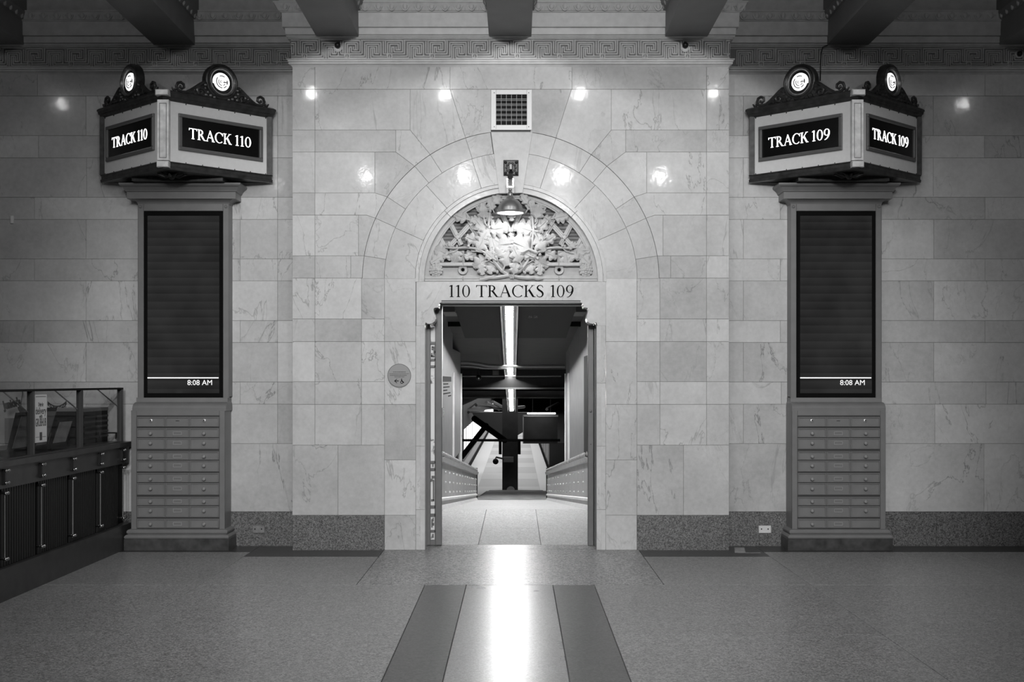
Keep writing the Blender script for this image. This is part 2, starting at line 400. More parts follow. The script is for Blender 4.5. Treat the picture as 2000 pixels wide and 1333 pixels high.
# ================================================================== THE WALLS
XL, XR, YR = PX(571), PX(1423.5), .256
Z_GR = PZ(1007)                                                      # top of the granite base
ACX, ACZ = PX(998), PZ(546); PXM = D0 / F
GAP = .0011
wall_front = MB()
for a, b, c, d in ((XL + .004, PX(812), 0.0, 4.95), (PX(1184), XR - .004, 0.0, 4.95), (PX(812), PX(1184), PZ(378), 4.95)):
    wall_front.box(a, b, .02, .34, c, d)
for sgn in (1, -1):                                                  # spandrel backing round the tympanum
    n = 16
    for k in range(n):
        a0, a1 = R(90 * k / n), R(90 * (k + 1) / n)
        pts = [(ACX + sgn * .84 * math.cos(a0), ACZ + .84 * math.sin(a0)), (ACX + sgn * 1.05 * math.cos(a0), ACZ + 1.05 * math.sin(a0)), (ACX + sgn * 1.05 * math.cos(a1), ACZ + 1.05 * math.sin(a1)), (ACX + sgn * .84 * math.cos(a1), ACZ + .84 * math.sin(a1))]
        wall_front.prism(pts, .02, .20)
wall_front = struct(wall_front.build('wall_front', M_joint))
def shrink(pts, gp=GAP):
    n = len(pts); ar = sum(pts[i][0] * pts[(i + 1) % n][1] - pts[(i + 1) % n][0] * pts[i][1] for i in range(n)); sg = 1 if ar > 0 else -1
    out = []
    for i in range(n):
        p, a, c = Vector(pts[i]), Vector(pts[i - 1]), Vector(pts[(i + 1) % n]); e1 = (p - a).normalized(); e2 = (c - p).normalized()
        n1 = Vector((-e1.y, e1.x)) * sg; n2 = Vector((-e2.y, e2.x)) * sg; m = n1 + n2
        if m.length < .2: out.append(tuple(p)); continue
        m.normalize(); k = min(2.5, 1 / max(.3, m.dot(n1))); out.append(tuple(p + m * gp * k))
    return out
def block(pxpts, wall, mat, Y=0.0, name='marble_block', thick=.04, jit=True):
    pts = shrink([(PX(a, Y), PZ(b, Y)) for a, b in pxpts])
    j = random.uniform(0, .0012) if jit else 0
    return MB().bprism(pts, Y + j, Y + thick, .0009).build(name, mat, wall)
def rect(x0, y0, x1, y1): return [(x0, y0), (x1, y0), (x1, y1), (x0, y1)]
def circ(a, r): return (998 - r * math.cos(R(a)), 546 - r * math.sin(R(a)))
def arcpts(a0, a1, r=290.5, n=8): return [circ(a0 + (a1 - a0) * k / n, r) for k in range(n + 1)]
left_shapes = [
    rect(571, 128, 615, 174.5), rect(615, 128, 879, 174.5),
    rect(571, 174.5, 615, 254), rect(571, 254, 615, 297), rect(571, 297, 615, 377), rect(571, 377, 615, 420.5), rect(571, 420.5, 615, 500), rect(571, 500, 615, 543.5),
    rect(615, 174.5, 801, 254),
    [(801, 174.5), (879, 174.5)] + arcpts(72.2, 57.1) + [(801, 254)],
    [(879, 174.5), (959, 174.5), (959, 258.5)] + arcpts(81.5, 72.2, n=4)[1:],
    rect(615, 254, 773, 297), [(773, 254), (801, 254)] + arcpts(57.1, 49.6, n=5) + [(773, 297)],
    rect(615, 297, 732, 377), [(732, 297), (773, 297)] + arcpts(49.6, 33.7) + [(732, 377)],
    [(615, 377), (732, 377)] + arcpts(33.7, 24.3, n=5) + [(716, 420.5), (615, 420.5)],
    rect(615, 420.5, 700, 500), [(700, 420.5), (716, 420.5)] + arcpts(24.3, 9.1) + [(700, 500)],
    rect(615, 500, 685, 543.5), [(685, 500)] + arcpts(9.1, 0.5, n=5) + [(685, 543.5)]]
rowy = [543.5, 623.5, 667.5, 746, 790.5, 870]
for a, b in zip(rowy, rowy[1:]):
    for c, d in zip((571, 615, 706), (615, 706, 751)): left_shapes.append(rect(c, a, d, b))
left_shapes += [rect(571, 870, 660, 1007), rect(660, 870, 751, 1007)]
for a, b in zip((543.5, 667.5, 790.5, 899, 1007), (667.5, 790.5, 899, 1007, 1075)): left_shapes.append(rect(751, a, 812, b))
for s_ in left_shapes: block(s_, wall_front, M_marble)
for s_ in left_shapes[1:]:
    if s_[0] == (615, 128): continue
    block([(1995 - a, b) for a, b in s_], wall_front, M_marble)
block(rect(879, 128, 1117, 174.5), wall_front, M_marble); block(rect(1117, 128, 1380, 174.5), wall_front, M_marble); block(rect(1380, 128, 1424, 174.5), wall_front, M_marble)
for sg in (0, 1):
    fl = (lambda p: [(1995 - a, b) for a, b in p]) if sg else (lambda p: p)
    block(fl(rect(571, 1007, 751, 1076)), wall_front, M_granite, -.008, 'granite_block')
    for a0, a1 in zip((0.3, 9.1, 24.3, 33.7, 49.6, 57.1, 72.2), (9.1, 24.3, 33.7, 49.6, 57.1, 72.2, 82.0)):
        block(fl(arcpts(a0, a1, 290, 6) + arcpts(a1, a0, 247.5, 6)), wall_front, M_marble_trim, -.004, 'voussoir')
    for a0, a1 in zip((0.3, 24, 48, 72), (24, 48, 72, 83.2)):
        block(fl(arcpts(a0, a1, 247.5, 6) + arcpts(a1, a0, 187, 6)), wall_front, M_marble_trim, -.002, 'voussoir')
    for a, b in zip((636.5, 749, 872, 996), (749, 872, 996, 1075)):
        o = block(fl(rect(812, a, 830, b)), wall_front, M_marble_trim, 0.0, 'jamb_block')
        o2 = block(fl(rect(812, a, 821, b)), wall_front, M_marble_trim, -.006, 'jamb_fillet')
block([(959, 258), (1040, 258), (1021, 377), (975, 378)], wall_front, M_marble_trim, -.018, 'keystone', .06)
# inner archivolt: two moulded rings
for (r0, r1, y0, nm) in ((180, 187, -.004, 'arch_fillet'), (169.5, 180, .012, 'arch_fillet')):
    for sg in (0, 1):
        for a0, a1 in ((-1.5, 46), (46, 83.2)):
            p = arcpts(a0, a1, r1, 12) + arcpts(a1, a0, r0, 12)
            if sg: p = [(1996 - a, b) for a, b in p]
            block(p, wall_front, M_marble_trim, y0, nm, .09, False)
# lintel panel with its shaped ears
ear = [(813, 636.5), (829, 636.5), (831.4, 630), (834, 632), (838, 633), (844, 631.8), (848.8, 628), (850.6, 622.8), (849.4, 616), (847, 608), (846.7, 604), (848.8, 601.5), (853.6, 601), (856, 601), (856.6, 595.8), (859, 592), (862, 591), (862, 587)]
pts = [(813, 550.5)] + ear + [(1996 - a, b) for a, b in reversed(ear)] + [(1183, 550.5)]
lint = MB().prism([(PX(a), PZ(b)) for a, b in pts], .001, .22).build('lintel_panel', M_marble_trim, wall_front)
for nm, s_, x0, x1 in (('carved_lettering', '110', 876, 919), ('carved_lettering', 'TRACKS', 930, 1063), ('carved_lettering', '109', 1074, 1121)):
    me = serif_mesh(nm, s_, (x1 - x0) * PXM, 23.2 * PXM, M_ink, -.0015, .001)
    link(nm, me, wall_front, Matrix.Translation((PX((x0 + x1) / 2), .0008, PZ(569))))
# recessed walls at the sides
def side_wall(name, x0, x1, rows, basejoints):
    w = struct(MB().box(PX(x0, YR), PX(x1, YR), YR + .02, YR + .4, 0, 4.95).build(name, M_joint))
    for (a, b, xs) in rows:
        xs = [x0] + list(xs) + [x1]
        for c, d in zip(xs, xs[1:]): block(rect(c, a, d, b), w, M_marble_side, YR)
    bx = [x0] + basejoints + [x1]
    for c, d in zip(bx, bx[1:]): block(rect(c, 1000, d, 1068), w, M_granite, YR - .004, 'granite_block')
    return w
ry = [143, 187.5, 265, 308.5, 385.5, 429, 506, 549, 626.5, 669.5, 746.5, 790, 867, 1000]
lj = [(-130, 73), (-20, 168, 368, 542), (-130, 75, 300, 542), (-20, 169, 542), (-130, 67, 542), (-20, 168, 469, 542), (-130, 67, 300, 469, 542), (-20, 168, 542), (-130, 66, 300, 469, 542), (-20, 168, 542), (-130, 66, 300, 469, 542), (-20, 168, 542), (-130, 66, 300)]
rj = [(1552, 1924, 2120), (1452, 1823, 2020), (1524, 1923, 2120), (1452, 1823, 2020), (1524, 1924, 2120), (1452, 1824, 2020), (1524, 1924, 2120), (1452, 1824, 2020), (1524, 1924, 2120), (1452, 1824, 2020), (1526, 1926, 2120), (1452, 1826, 2020), (1640, 1922, 2120)]
wall_left = side_wall('wall_left', -300, 582, list(zip(ry, ry[1:], lj)), [60, 300])
wall_right = side_wall('wall_right', 1412, 2300, list(zip(ry, ry[1:], rj)), [1483, 1640, 1829, 2100])
MB().box(XR - .04, XR + .0, .022, YR, 0, 4.95).build('return_block', M_marble, wall_front)
MB().box(XL, XL + .04, .022, YR, 0, 4.95).build('return_block', M_marble, wall_front)

# ================================================================== CORNICE AND FRIEZE
def Zp(y, e): return EYE + (CY - y) * (D0 - e) / F                    # height from the photo row of the projecting bay
prof = [(0.0, PZ(131)), (.012, PZ(128)), (.030, PZ(126)), (.030, PZ(123.6)), (.022, PZ(123)), (.034, PZ(122)), (.034, PZ(119.5)), (.045, PZ(118.5)), (.045, PZ(117.2)), (.010, PZ(116.8)),
        (.010, PZ(79)), (.030, PZ(77)), (.036, Zp(75.5, .036)), (.030, Zp(74, .03)), (.044, Zp(72, .04)), (.050, Zp(69, .05)), (.036, Zp(68.2, .05)), (.052, Zp(67, .05)),
        (.056, Zp(55, .055)), (.048, Zp(54, .055)), (.075, Zp(52.5, .07)), (.075, Zp(49.5, .075)), (.080, Zp(25, .08)), (.092, Zp(24, .08)), (.095, Zp(22, .09)), (.104, Zp(20.5, .1)), (.135, Zp(6, .13)), (.145, Zp(5, .13)), (.145, Zp(2, .14)), (.10, Zp(1, .14)), (.10, 4.95)]
def run(prof, path):                                                 # path: function e -> list of plan points
    mb = MB(); mb.loft([[(x, y, z) for x, y in path(e)] for e, z in prof], False); return mb
bay = lambda e: [(XL - e, YR + .02), (XL - e, -e), (XR + e, -e), (XR + e, YR + .02)]
trim_1 = struct(run(prof, bay).build('trim_1', M_plaster))
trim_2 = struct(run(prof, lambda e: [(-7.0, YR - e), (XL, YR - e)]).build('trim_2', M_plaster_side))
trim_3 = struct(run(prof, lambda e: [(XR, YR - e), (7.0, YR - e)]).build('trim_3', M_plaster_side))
# meander: one period, traced from the frieze (ridges standing proud of the ground)
A = [[(545, 665), (545, 370), (735, 370), (735, 515)], [(500, 640), (500, 328), (785, 328), (785, 545), (685, 545), (685, 410), (595, 410), (595, 640), (1000, 640)],
     [(457, 600), (457, 285), (830, 285), (830, 580)], [(640, 445), (640, 600), (975, 600), (975, 560)],
     [(885, 270), (885, 548), (1375, 548), (1375, 235)], [(935, 510), (935, 240), (1330, 240), (1330, 502), (1130, 502), (1130, 400)],
     [(985, 660), (985, 285), (1275, 285), (1275, 455), (1178, 455), (1178, 392)], [(1035, 512), (1035, 325), (1230, 325), (1230, 430)], [(1080, 665), (1080, 565)], [(1080, 510), (1080, 390), (1130, 390)],
     [(1030, 665), (1030, 590)], [(1105, 600), (1437, 600)], [(1065, 640), (1480, 640)]]
UNIT = .0003849
M_ground = mk('dusty_ground', .22, .6); M_ground_side = mk('dusty_ground_shaded', .17, .6)  # dirt in the grooves; side copy darkened, side shade put into its colour
def meander(mat, nm, xa=-9, xb=9):
    mb = MB(); w = 15 * UNIT
    for p in A:
        for (a, b), (c, d) in zip(p, p[1:]):
            x0, x1 = sorted((a, c)); z0, z1 = sorted((b, d))
            x0, x1 = max(xa, (x0 - 430) * UNIT - w), min(xb, (x1 - 430) * UNIT + w); z0, z1 = (465 - z1) * UNIT, (465 - z0) * UNIT
            if x1 - x0 > .009: mb.bbox(x0, x1, -.013, .001, z0 - w, z1 + w, .004)
    return mb.mesh(nm, mat)
mz = PZ(60 + 465 / 11.76, 0)
me1 = meander(M_plaster, 'meander')
per = 980 * UNIT
x0 = PX(840 + 430 / 11.76) - 4 * per
for k in range(12):
    xk_ = x0 + k * per
    if xk_ > XR: break
    cl, cr_ = XL - .008 - xk_, XR + .008 - xk_
    m_ = me1 if cl < -.3 and cr_ > per + .05 else meander(M_plaster, 'meander', cl if cl > -.3 else -9, min(9, cr_) if cr_ < per + .05 else 9)
    link('meander', m_, trim_1, Matrix.Translation((xk_, -.0105, mz)))
MB().box(XL - .008, XR + .008, -.0112, .0, PZ(116), PZ(80)).build('frieze_ground', M_ground, trim_1)
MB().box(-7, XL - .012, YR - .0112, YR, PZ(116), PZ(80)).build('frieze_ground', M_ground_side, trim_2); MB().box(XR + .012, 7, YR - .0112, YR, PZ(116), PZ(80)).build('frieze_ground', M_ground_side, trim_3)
me2 = meander(M_plaster_side, 'meander')
for x1_, tr, ks in ((XL - .02, trim_2, range(-12, 0)), (PX(1424 + 12, YR), trim_3, range(0, 12))):
    for k in ks: link('meander', me2, tr, Matrix.Translation((x1_ + k * per, YR - .010, mz)))
# egg-and-dart
def egg(mat):
    mb = MB()
    mb.ball((0, -.004, .034), .030, 10, 6, sc=(.8, .6, 1.1))
    mb.tube([(-.036, .004, .066), (-.034, -.006, .03), (-.018, -.004, .004), (0, -.002, -.004), (.018, -.004, .004), (.034, -.006, .03), (.036, .004, .066)], [.004, .007, .006, .005, .006, .007, .004], 6)
    mb.cyl((.0575, -.004, .06), (.0575, .004, .0), .011, .003, 6)
    return mb.mesh('egg_ornament', mat, True)
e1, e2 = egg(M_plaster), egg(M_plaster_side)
for k in range(35): link('egg_ornament', e1, trim_1, Matrix.Translation((XL - .10 + .0585 + k * .117, -.115, Zp(20.5, .1))))
for k in range(28):
    link('egg_ornament', e2, trim_2, Matrix.Translation((XL - .16 - k * .117, YR - .115, Zp(20.5, .1))))
    link('egg_ornament', e2, trim_3, Matrix.Translation((XR + .16 + k * .117, YR - .115, Zp(20.5, .1))))
# ceiling with its beams
ceiling = struct(MB().box(-9, 9, -20, .4, 4.95, 5.1).build('ceiling', M_coffer))
for i, xb in enumerate([-6.2, -4.65, -3.10, -1.583, -.057, 1.50, 3.0, 4.56, 6.1]):
    yw = -.03 if -1.9 < xb < 1.9 else YR - .03
    mb = MB(); h = .187
    mb.loft([[(xb - h, y, 4.55), (xb + h, y, 4.55), (xb + h + .002, y, 4.565), (xb + h + .002, y, 4.76), (xb + h + .02, y, 4.765), (xb + h + .05, y, 4.82), (xb + h + .05, y, 4.951), (xb - h - .05, y, 4.951), (xb - h - .05, y, 4.82), (xb - h - .02, y, 4.765), (xb - h - .002, y, 4.76), (xb - h - .002, y, 4.565)] for y in (-20, yw)])
    bo = mb.build('beam', M_beam, ceiling)
    for sg in (-1, 1):
        for k in range(10):
            link('egg_ornament', e2, ceiling, Matrix.Translation((xb + sg * (h + .022), yw - .12 - k * .117, 4.765)) @ Matrix.Rotation(R(90 * sg), 4, 'Z') @ Matrix.Scale(.8, 4))

# ================================================================== FLOOR
floor = struct(MB().box(-9, 9, -20, .62, -.2, -.012).build('floor', M_joint))
def slab(x0, x1, y0, y1, mat, nm='terrazzo_slab', zt=0.0, parent=floor):
    gp = .0025; mb = MB(); b = .002
    o = [(x0 + gp, y0 + gp), (x1 - gp, y0 + gp), (x1 - gp, y1 - gp), (x0 + gp, y1 - gp)]
    i = [(x0 + gp + b, y0 + gp + b), (x1 - gp - b, y0 + gp + b), (x1 - gp - b, y1 - gp - b), (x0 + gp + b, y1 - gp - b)]
    mb.loft([[(x, y, zt - .04) for x, y in o], [(x, y, zt - b) for x, y in o], [(x, y, zt) for x, y in i]], True, False)
    return mb.build(nm, mat, parent)
FX = [-8.9, -7.3, -5.65, -3.99, -2.335, -.675, .571, 2.167, 3.80, 5.45, 7.1, 8.9]
FY = [-13.7, -12.0, -10.3, -8.6, -6.9, -5.19, -3.49, -1.79]
for ya, yb in zip(FY, FY[1:]):
    for xa, xb in zip(FX, FX[1:]):
        if xa == -.675: continue
        slab(xa, xb, ya, yb, M_terrazzo)
for ya, yb in ((-13.7, -8.6), (-8.6, -1.79)):
    slab(-.675, -.369, ya, yb, M_terrazzo_dark, 'dark_strip_slab'); slab(-.369, .265, ya, yb, M_terrazzo_light, 'light_strip_slab'); slab(.265, .571, ya, yb, M_terrazzo_dark, 'dark_strip_slab')
for xa, xb in zip(FX[:4], FX[1:5]): slab(xa, xb, -1.79, -.12, M_terrazzo); slab(xa, xb, -.12, .27, M_border, 'border_slab')
for xa, xb in zip(FX[7:], FX[8:]): slab(xa, xb, -1.79, -.12, M_terrazzo); slab(xa, xb, -.12, .27, M_border, 'border_slab')
slab(-2.335, -1.18, -1.79, -.39, M_terrazzo); slab(1.086, 2.167, -1.79, -.39, M_terrazzo)
slab(-2.335, -1.18, -.39, .27, M_border, 'border_slab'); slab(1.086, 2.167, -.39, .27, M_border, 'border_slab')
slab(-1.18, 1.086, -1.79, .06, M_apron, 'apron_slab'); slab(-.85, .78, .06, .33, M_apron, 'apron_slab')
t = tag(MB().prism([(PX(1445, .2), 0), (PX(1458, .2), 0), (PX(1458, .2), .0), (PX(1445, .2), .0)], 0, .1).build('floor_tape', M_white), 'pale strip of tape stuck on the dark floor border at the right', 'tape')
bpy.data.objects.remove(t)
mb = MB(); mb.loft([[(1.962, .15, .0005), (2.05, .15, .0005), (2.0, -.17, .0005), (1.905, -.17, .0005)], [(1.962, .15, .0018), (2.05, .15, .0018), (2.0, -.17, .0018), (1.905, -.17, .0018)]])
mb.box(1.93, 2.13, -.185, -.168, .0005, .0018)
tag(mb.build('floor_tape', mk('worn_tape', .34, .6, var=.3, scale=20)), 'worn pale L-shaped tape stuck on the dark floor border beside the right pillar base', 'tape')

# ================================================================== TYMPANUM (carved lunette)
lun = thing('carved_lunette', 'carved stone lunette with oak branches and lattice in the arch above the doorway', 'relief', (ACX, .1, ACZ))
TP = lambda px, py, Y: P(px, py, Y)
TX = lambda px, Y=.06: PX(px, Y); TZ = lambda py, Y=.06: PZ(py, Y)
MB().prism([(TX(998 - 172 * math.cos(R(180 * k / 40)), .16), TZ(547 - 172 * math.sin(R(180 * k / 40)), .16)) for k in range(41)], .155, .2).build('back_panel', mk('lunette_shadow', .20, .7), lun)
for k in range(20):                                                   # reeded slats behind the lattice
    yb = 510 - k * 6.9
    if yb < 385: break
    hw = math.sqrt(max(0, 168 ** 2 - (547 - yb + 3) ** 2)) - 2
    if hw < 12: break
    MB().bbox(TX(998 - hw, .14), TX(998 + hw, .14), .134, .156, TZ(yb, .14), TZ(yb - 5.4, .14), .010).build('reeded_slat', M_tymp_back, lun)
for sg in (0, 1):
    for (r0, r1, y) in ((158, 169.4, .075), (161, 165.5, .066)):
        p = arcpts(0.5, 90, r1, 22) + arcpts(90, 0.5, r0, 22)
        if sg: p = [(1996 - a, b) for a, b in p]
        MB().prism([(TX(a), TZ(b)) for a, b in p], y, .15).build('rim_moulding', M_tymp, lun)
def rail(x0, y0, x1, y1, Y0, Y1, nm='rail'): return MB().bbox(TX(x0), TX(x1), Y0, Y1, TZ(y1), TZ(y0), .006).build(nm, M_tymp, lun)
for a, b in ((829, 904), (904, 1092), (1092, 1167)): rail(a, 538.5, b, 550.5, .045, .15); rail(a, 541, b, 546, .038, .06)
for a, b in ((858, 904), (904, 1092), (1092, 1138)): rail(a, 512.5, b, 520, .06, .15)
rail(840, 519, 1156, 539, .125, .15, 'frieze_panel')
LN = [0]
def lat(x0, y0, x1, y1, w=10):
    LN[0] += 1; yq = .085 + .004 * (LN[0] // 2 % 3); a, b = P(x0, y0, yq), P(x1, y1, yq); d = b - a; ln = d.length; an = math.atan2(d.z, d.x); hw = w * PXM / 2
    Mx = Matrix.Translation(a) @ Matrix.Rotation(-an, 4, 'Y')
    mb = MB(); mb.bbox(0, ln, .0, .05, -hw, hw, .004, Mx); mb.bbox(0, ln, -.008, .01, -hw * .42, hw * .42, .004, Mx)
    return mb.build('lattice_bar', M_tymp, lun)
lats = [(878, 434, 901, 479), (857, 462, 869, 483), (878, 436, 858, 462), (918, 438, 880, 480), (904, 413, 921, 437), (918, 440, 933, 462), (921, 438, 946, 421), (930, 399, 938, 413), (933, 462, 945, 482), (902, 490, 903, 513), (981, 418, 997, 456), (946, 480, 966, 462), (960, 430, 976, 470), (996, 452, 998, 492)]
for l in lats:
    lat(*l); lat(1996 - l[0], l[1], 1996 - l[2], l[3])
Mxz = Matrix.Rotation(R(90), 4, 'X')                                    # local Z -> world -Y
for bx_, by_ in ((893.5, 463.5), (1102.5, 463.5), (919, 437.5), (1077, 437.5), (997.5, 459)):
    MB().lathe([(.026, -.02), (.026, .004), (.020, .009), (.0, .010)], Matrix.Translation(P(bx_, by_, .078)) @ Mxz, 4).build('lattice_knot', M_tymp, lun)
for cx_ in (904, 1092):
    c = P(cx_, 527.5, .10)
    MB().lathe([(.045, -.03), (.045, .010), (.040, .016), (.028, .012), (.022, .014), (.016, .008), (.015, -.02)], Matrix.Translation(c) @ Mxz, 20).build('ring_boss', M_tymp, lun, True)
    MB().lathe([(.0152, 0), (.0, .001)], Matrix.Translation(c + Vector((0, .004, 0))) @ Mxz, 12).build('boss_hole', M_ink, lun)
def rosette():
    mb = MB()
    for rr, n, rad, h in ((.050, 12, .0135, .010), (.032, 8, .0135, .018), (.015, 4, .010, .026)):
        for k in range(n):
            a = 2 * math.pi * (k + .3 * (n % 2)) / n; mb.ball((rr * math.cos(a), -h, rr * math.sin(a)), rad, 7, 5, sc=(1, .45, 1))
    mb.ball((0, -.028, 0), .008, 8, 5); mb.lathe([(.055, -.02), (.055, .008), (.03, .022), (0, .024)], Mxz, 16)
    return mb.mesh('rosette', M_tymp, True)
rm = rosette()
for cx_ in (851.5, 1144.5): link('rosette', rm, lun, Matrix.Translation(P(cx_, 528, .055)))
def leaf_mesh(seed):
    rnd = random.Random(seed); mb = MB(); n = 24; rows = []; ph = rnd.uniform(-.12, .12)
    for k in range(n + 1):
        t_ = k / n; c_ = math.cos((t_ * 2.55 + ph) * 2 * math.pi + math.pi); lobe = (.5 + .5 * c_) ** .5
        w = (.12 + .34 * math.sin(math.pi * min(1, t_ ** .8 * .97 + .02)) ** .7) * (.52 + .48 * lobe) * (min(1, .35 + t_ * 5))
        if k == n: w = .07
        z = t_ - .5; lift = .12 * math.sin(math.pi * t_) + .05 * math.sin(6 * t_ + seed)
        rows.append([(-w * (1 + .04 * rnd.uniform(-1, 1)), -lift + .10, z + .03 * lobe), (-w * .55, -lift - .045 * lobe, z + .02), (0, -lift + .015, z), (w * .55, -lift - .045 * lobe, z + .02), (w * (1 + .04 * rnd.uniform(-1, 1)), -lift + .10, z + .03 * lobe)])
    mb.loft(rows, False)
    mb.loft([[r[0] for r in rows], [(r[0][0] * .94, .2, r[0][2]) for r in rows]], False); mb.loft([[r[4] for r in rows], [(r[4][0] * .94, .2, r[4][2]) for r in rows]], False)
    mb.loft([[rows[-1][0], rows[-1][2], rows[-1][4]], [(rows[-1][0][0], .2, rows[-1][0][2]), (0, .2, rows[-1][2][2]), (rows[-1][4][0], .2, rows[-1][4][2])]], False)
    mb.tube([(0, .02, -.78), (0, -.02, -.5), (0, -.11, -.1), (0, -.135, .2), (0, -.06, .45)], [.05, .045, .03, .022, .010], 5)
    return mb.mesh('oak_leaf', M_tymp, True)
leafs = [leaf_mesh(k) for k in range(5)]
# (x, y in the lunette at 4.44x, tip direction in degrees from +x towards up, length)
LV = [(760, 395, 70, 92), (705, 445, 120, 92), (640, 500, 105, 125), (440, 550, 165, 110), (560, 575, 200, 80), (615, 625, 130, 130), (770, 650, 10, 150), (690, 560, 95, 70), (545, 745, 150, 110), (620, 785, 250, 130), (805, 790, 15, 190), (730, 780, 280, 120),
      (265, 845, 165, 130), (240, 915, 215, 120), (345, 880, 200, 105), (395, 905, 255, 130), (530, 880, 200, 105), (610, 945, 215, 125), (625, 1005, 275, 90), (712, 990, 240, 105), (790, 960, 75, 120), (690, 880, 150, 90), (340, 795, 170, 60), (655, 700, 60, 100), (760, 870, 20, 110)]
for i, (lx, ly, an, ln) in enumerate(LV):
    for sg in (0, 1):
        x_, a_ = (lx, an) if not sg else (1756 - lx, 180 - an)
        rj_ = random.uniform(-12, 12)
        px_, py_ = 800 + x_ / 4.4425, 300 + ly / 4.4425
        central = abs(px_ - 998) < 60
        Y = random.uniform(.015, .06) if central else random.uniform(.045, .07)
        L_ = ln * 1.12 / 4.4425 * PXM
        link('oak_leaf', leafs[(i * 2 + sg) % 5], lun, Matrix.Translation(P(px_, py_, Y)) @ Matrix.Rotation(R(90 - a_ + rj_) * 1, 4, 'Y') @ Matrix.Rotation(R(random.uniform(-18, 18)), 4, 'X') @ Matrix.Diagonal((L_ * random.uniform(.95, 1.2), L_ * .55, L_, 1)))
for (lx, ly, an, ln) in ((850, 905, 70, 150), (930, 880, 115, 140), (915, 985, 80, 120), (885, 540, 270, 80)):
    px_, py_ = 800 + lx / 4.4425, 300 + ly / 4.4425; L_ = ln * 1.1 / 4.4425 * PXM
    link('oak_leaf', leafs[(lx + an) % 5], lun, Matrix.Translation(P(px_, py_, .0 + .02 * (lx % 3))) @ Matrix.Rotation(R(random.uniform(-14, 14)), 4, 'Z') @ Matrix.Rotation(R(90 - an), 4, 'Y') @ Matrix.Diagonal((L_, L_ * .6, L_, 1)))
def c7(pts, Y=.03): return [P(800 + a / 4.4425, 300 + b / 4.4425, (p[0] if p else Y)) for a, b, *p in pts]
BR = [([(890, 1075), (800, 1020), (740, 950), (705, 860), (690, 760), (680, 660), (690, 560), (705, 470), (720, 390)], [.017, .017, .015, .014, .013, .012, .011, .010, .008]),
      ([(715, 900), (650, 860), (580, 825), (480, 815), (380, 822), (310, 815)], [.010, .011, .011, .010, .010, .008]),
      ([(430, 818), (400, 850), (330, 870)], [.006, .005, .004]), ([(640, 860), (590, 850), (540, 850)], [.006, .006, .004]), ([(740, 960), (690, 930), (650, 945)], [.007, .006, .005]), ([(690, 650), (650, 600), (640, 540)], [.007, .006, .005])]
for p, rd in BR:
    MB().tube(c7(p), rd, 7).build('branch', M_tymp, lun, True)
    MB().tube(c7([(1756 - a, b) for a, b in p], .034), rd, 7).build('branch', M_tymp, lun, True)
MB().tube(c7([(860, 1060), (800, 1070), (740, 1080), (690, 1078), (650, 1090), (610, 1100)], .015), [.014, .017, .015, .017, .020, .015], 8).build('cut_log', M_tymp, lun, True)
MB().tube(c7([(890, 1062), (950, 1075), (1020, 1082), (1080, 1078), (1110, 1088), (1160, 1084)], .015), [.014, .017, .018, .017, .020, .010], 8).build('cut_log', M_tymp, lun, True)
ac = MB().ball((0, 0, 0), .013, 8, 6, sc=(1, .9, 1.2)).ball((0, .0, -.006), .0145, 8, 5, sc=(1, .9, .7)).mesh('acorn', M_tymp, True)
for a, b in ((850, 1050), (880, 1075), (760, 1030), (730, 870), (750, 900), (700, 500), (690, 640), (715, 640), (675, 745), (730, 910), (1130, 880), (1110, 910), (1060, 500), (1095, 640), (1130, 750), (1000, 1035), (1330, 800), (1400, 825), (340, 795), (510, 800), (1085, 495), (890, 775)):
    link('acorn', ac, lun, Matrix.Translation(c7([(a, b)], .02)[0]) @ Matrix.Rotation(random.uniform(0, 6), 4, 'Y'))

# wall lamp under the keystone
lm = thing('wall_lamp', 'nickel bell shaped lamp on an iron bracket under the keystone', 'lamp', P(997, 329, -.02))
c = P(998, 329, -.02)
mb = MB(); mb.bbox(c.x - .066, c.x + .066, -.045, -.016, c.z - .066, c.z + .07, .008)
for a in (-1, 1):
    for b in (-1, 1): mb.ball((c.x + a * .047, -.05, c.z + b * .047), .013, 8, 5)
for k in range(10):
    a = 2 * math.pi * k / 10; mb.ball((c.x + .040 * math.cos(a), -.048, c.z + .040 * math.sin(a)), .011, 6, 4)
mb.build('bracket_plate', M_iron, lm, True)
MB().bbox(c.x - .018, c.x + .014, -.062, -.04, c.z - .02, c.z + .035, .006).build('plate_boss', M_steeldk, lm)
SY = -.25
ctr = P(996.5, 402, SY)
MB().tube([(c.x, -.04, c.z - .03), (c.x - .004, -.09, c.z - .07), (ctr.x, -.18, c.z - .095), (ctr.x, SY, c.z - .115)], [.016, .02, .022, .024], 8).build('arm', M_iron, lm, True)
mb = MB()
for a in (-1, 1): mb.box(ctr.x + a * .026 - .005, ctr.x + a * .026 + .005, SY - .012, SY + .012, PZ(365, SY), PZ(349, SY))
mb.box(ctr.x - .031, ctr.x + .031, SY - .012, SY + .012, PZ(366.5, SY), PZ(364.5, SY)); mb.build('shackle', M_nickel, lm)
zt = PZ(368, SY)
shade = [(.006, 0), (.013, -.004), (.016, -.016), (.010, -.026), (.018, -.034), (.022, -.052), (.022, -.064), (.028, -.068), (.034, -.078), (.040, -.092), (.060, -.100), (.080, -.118), (.098, -.145), (.108, -.175), (.112, -.200), (.119, -.206), (.121, -.214), (.116, -.216)]
MB().lathe(shade, Matrix.Translation((ctr.x, SY, zt)), 28, False).build('bell_shade', M_satin, lm, True)
MB().lathe([(.114, -.208), (.104, -.172), (.092, -.142), (.07, -.115), (.03, -.10)], Matrix.Translation((ctr.x, SY, zt)), 28, False).build('shade_lining', M_white, lm, True)
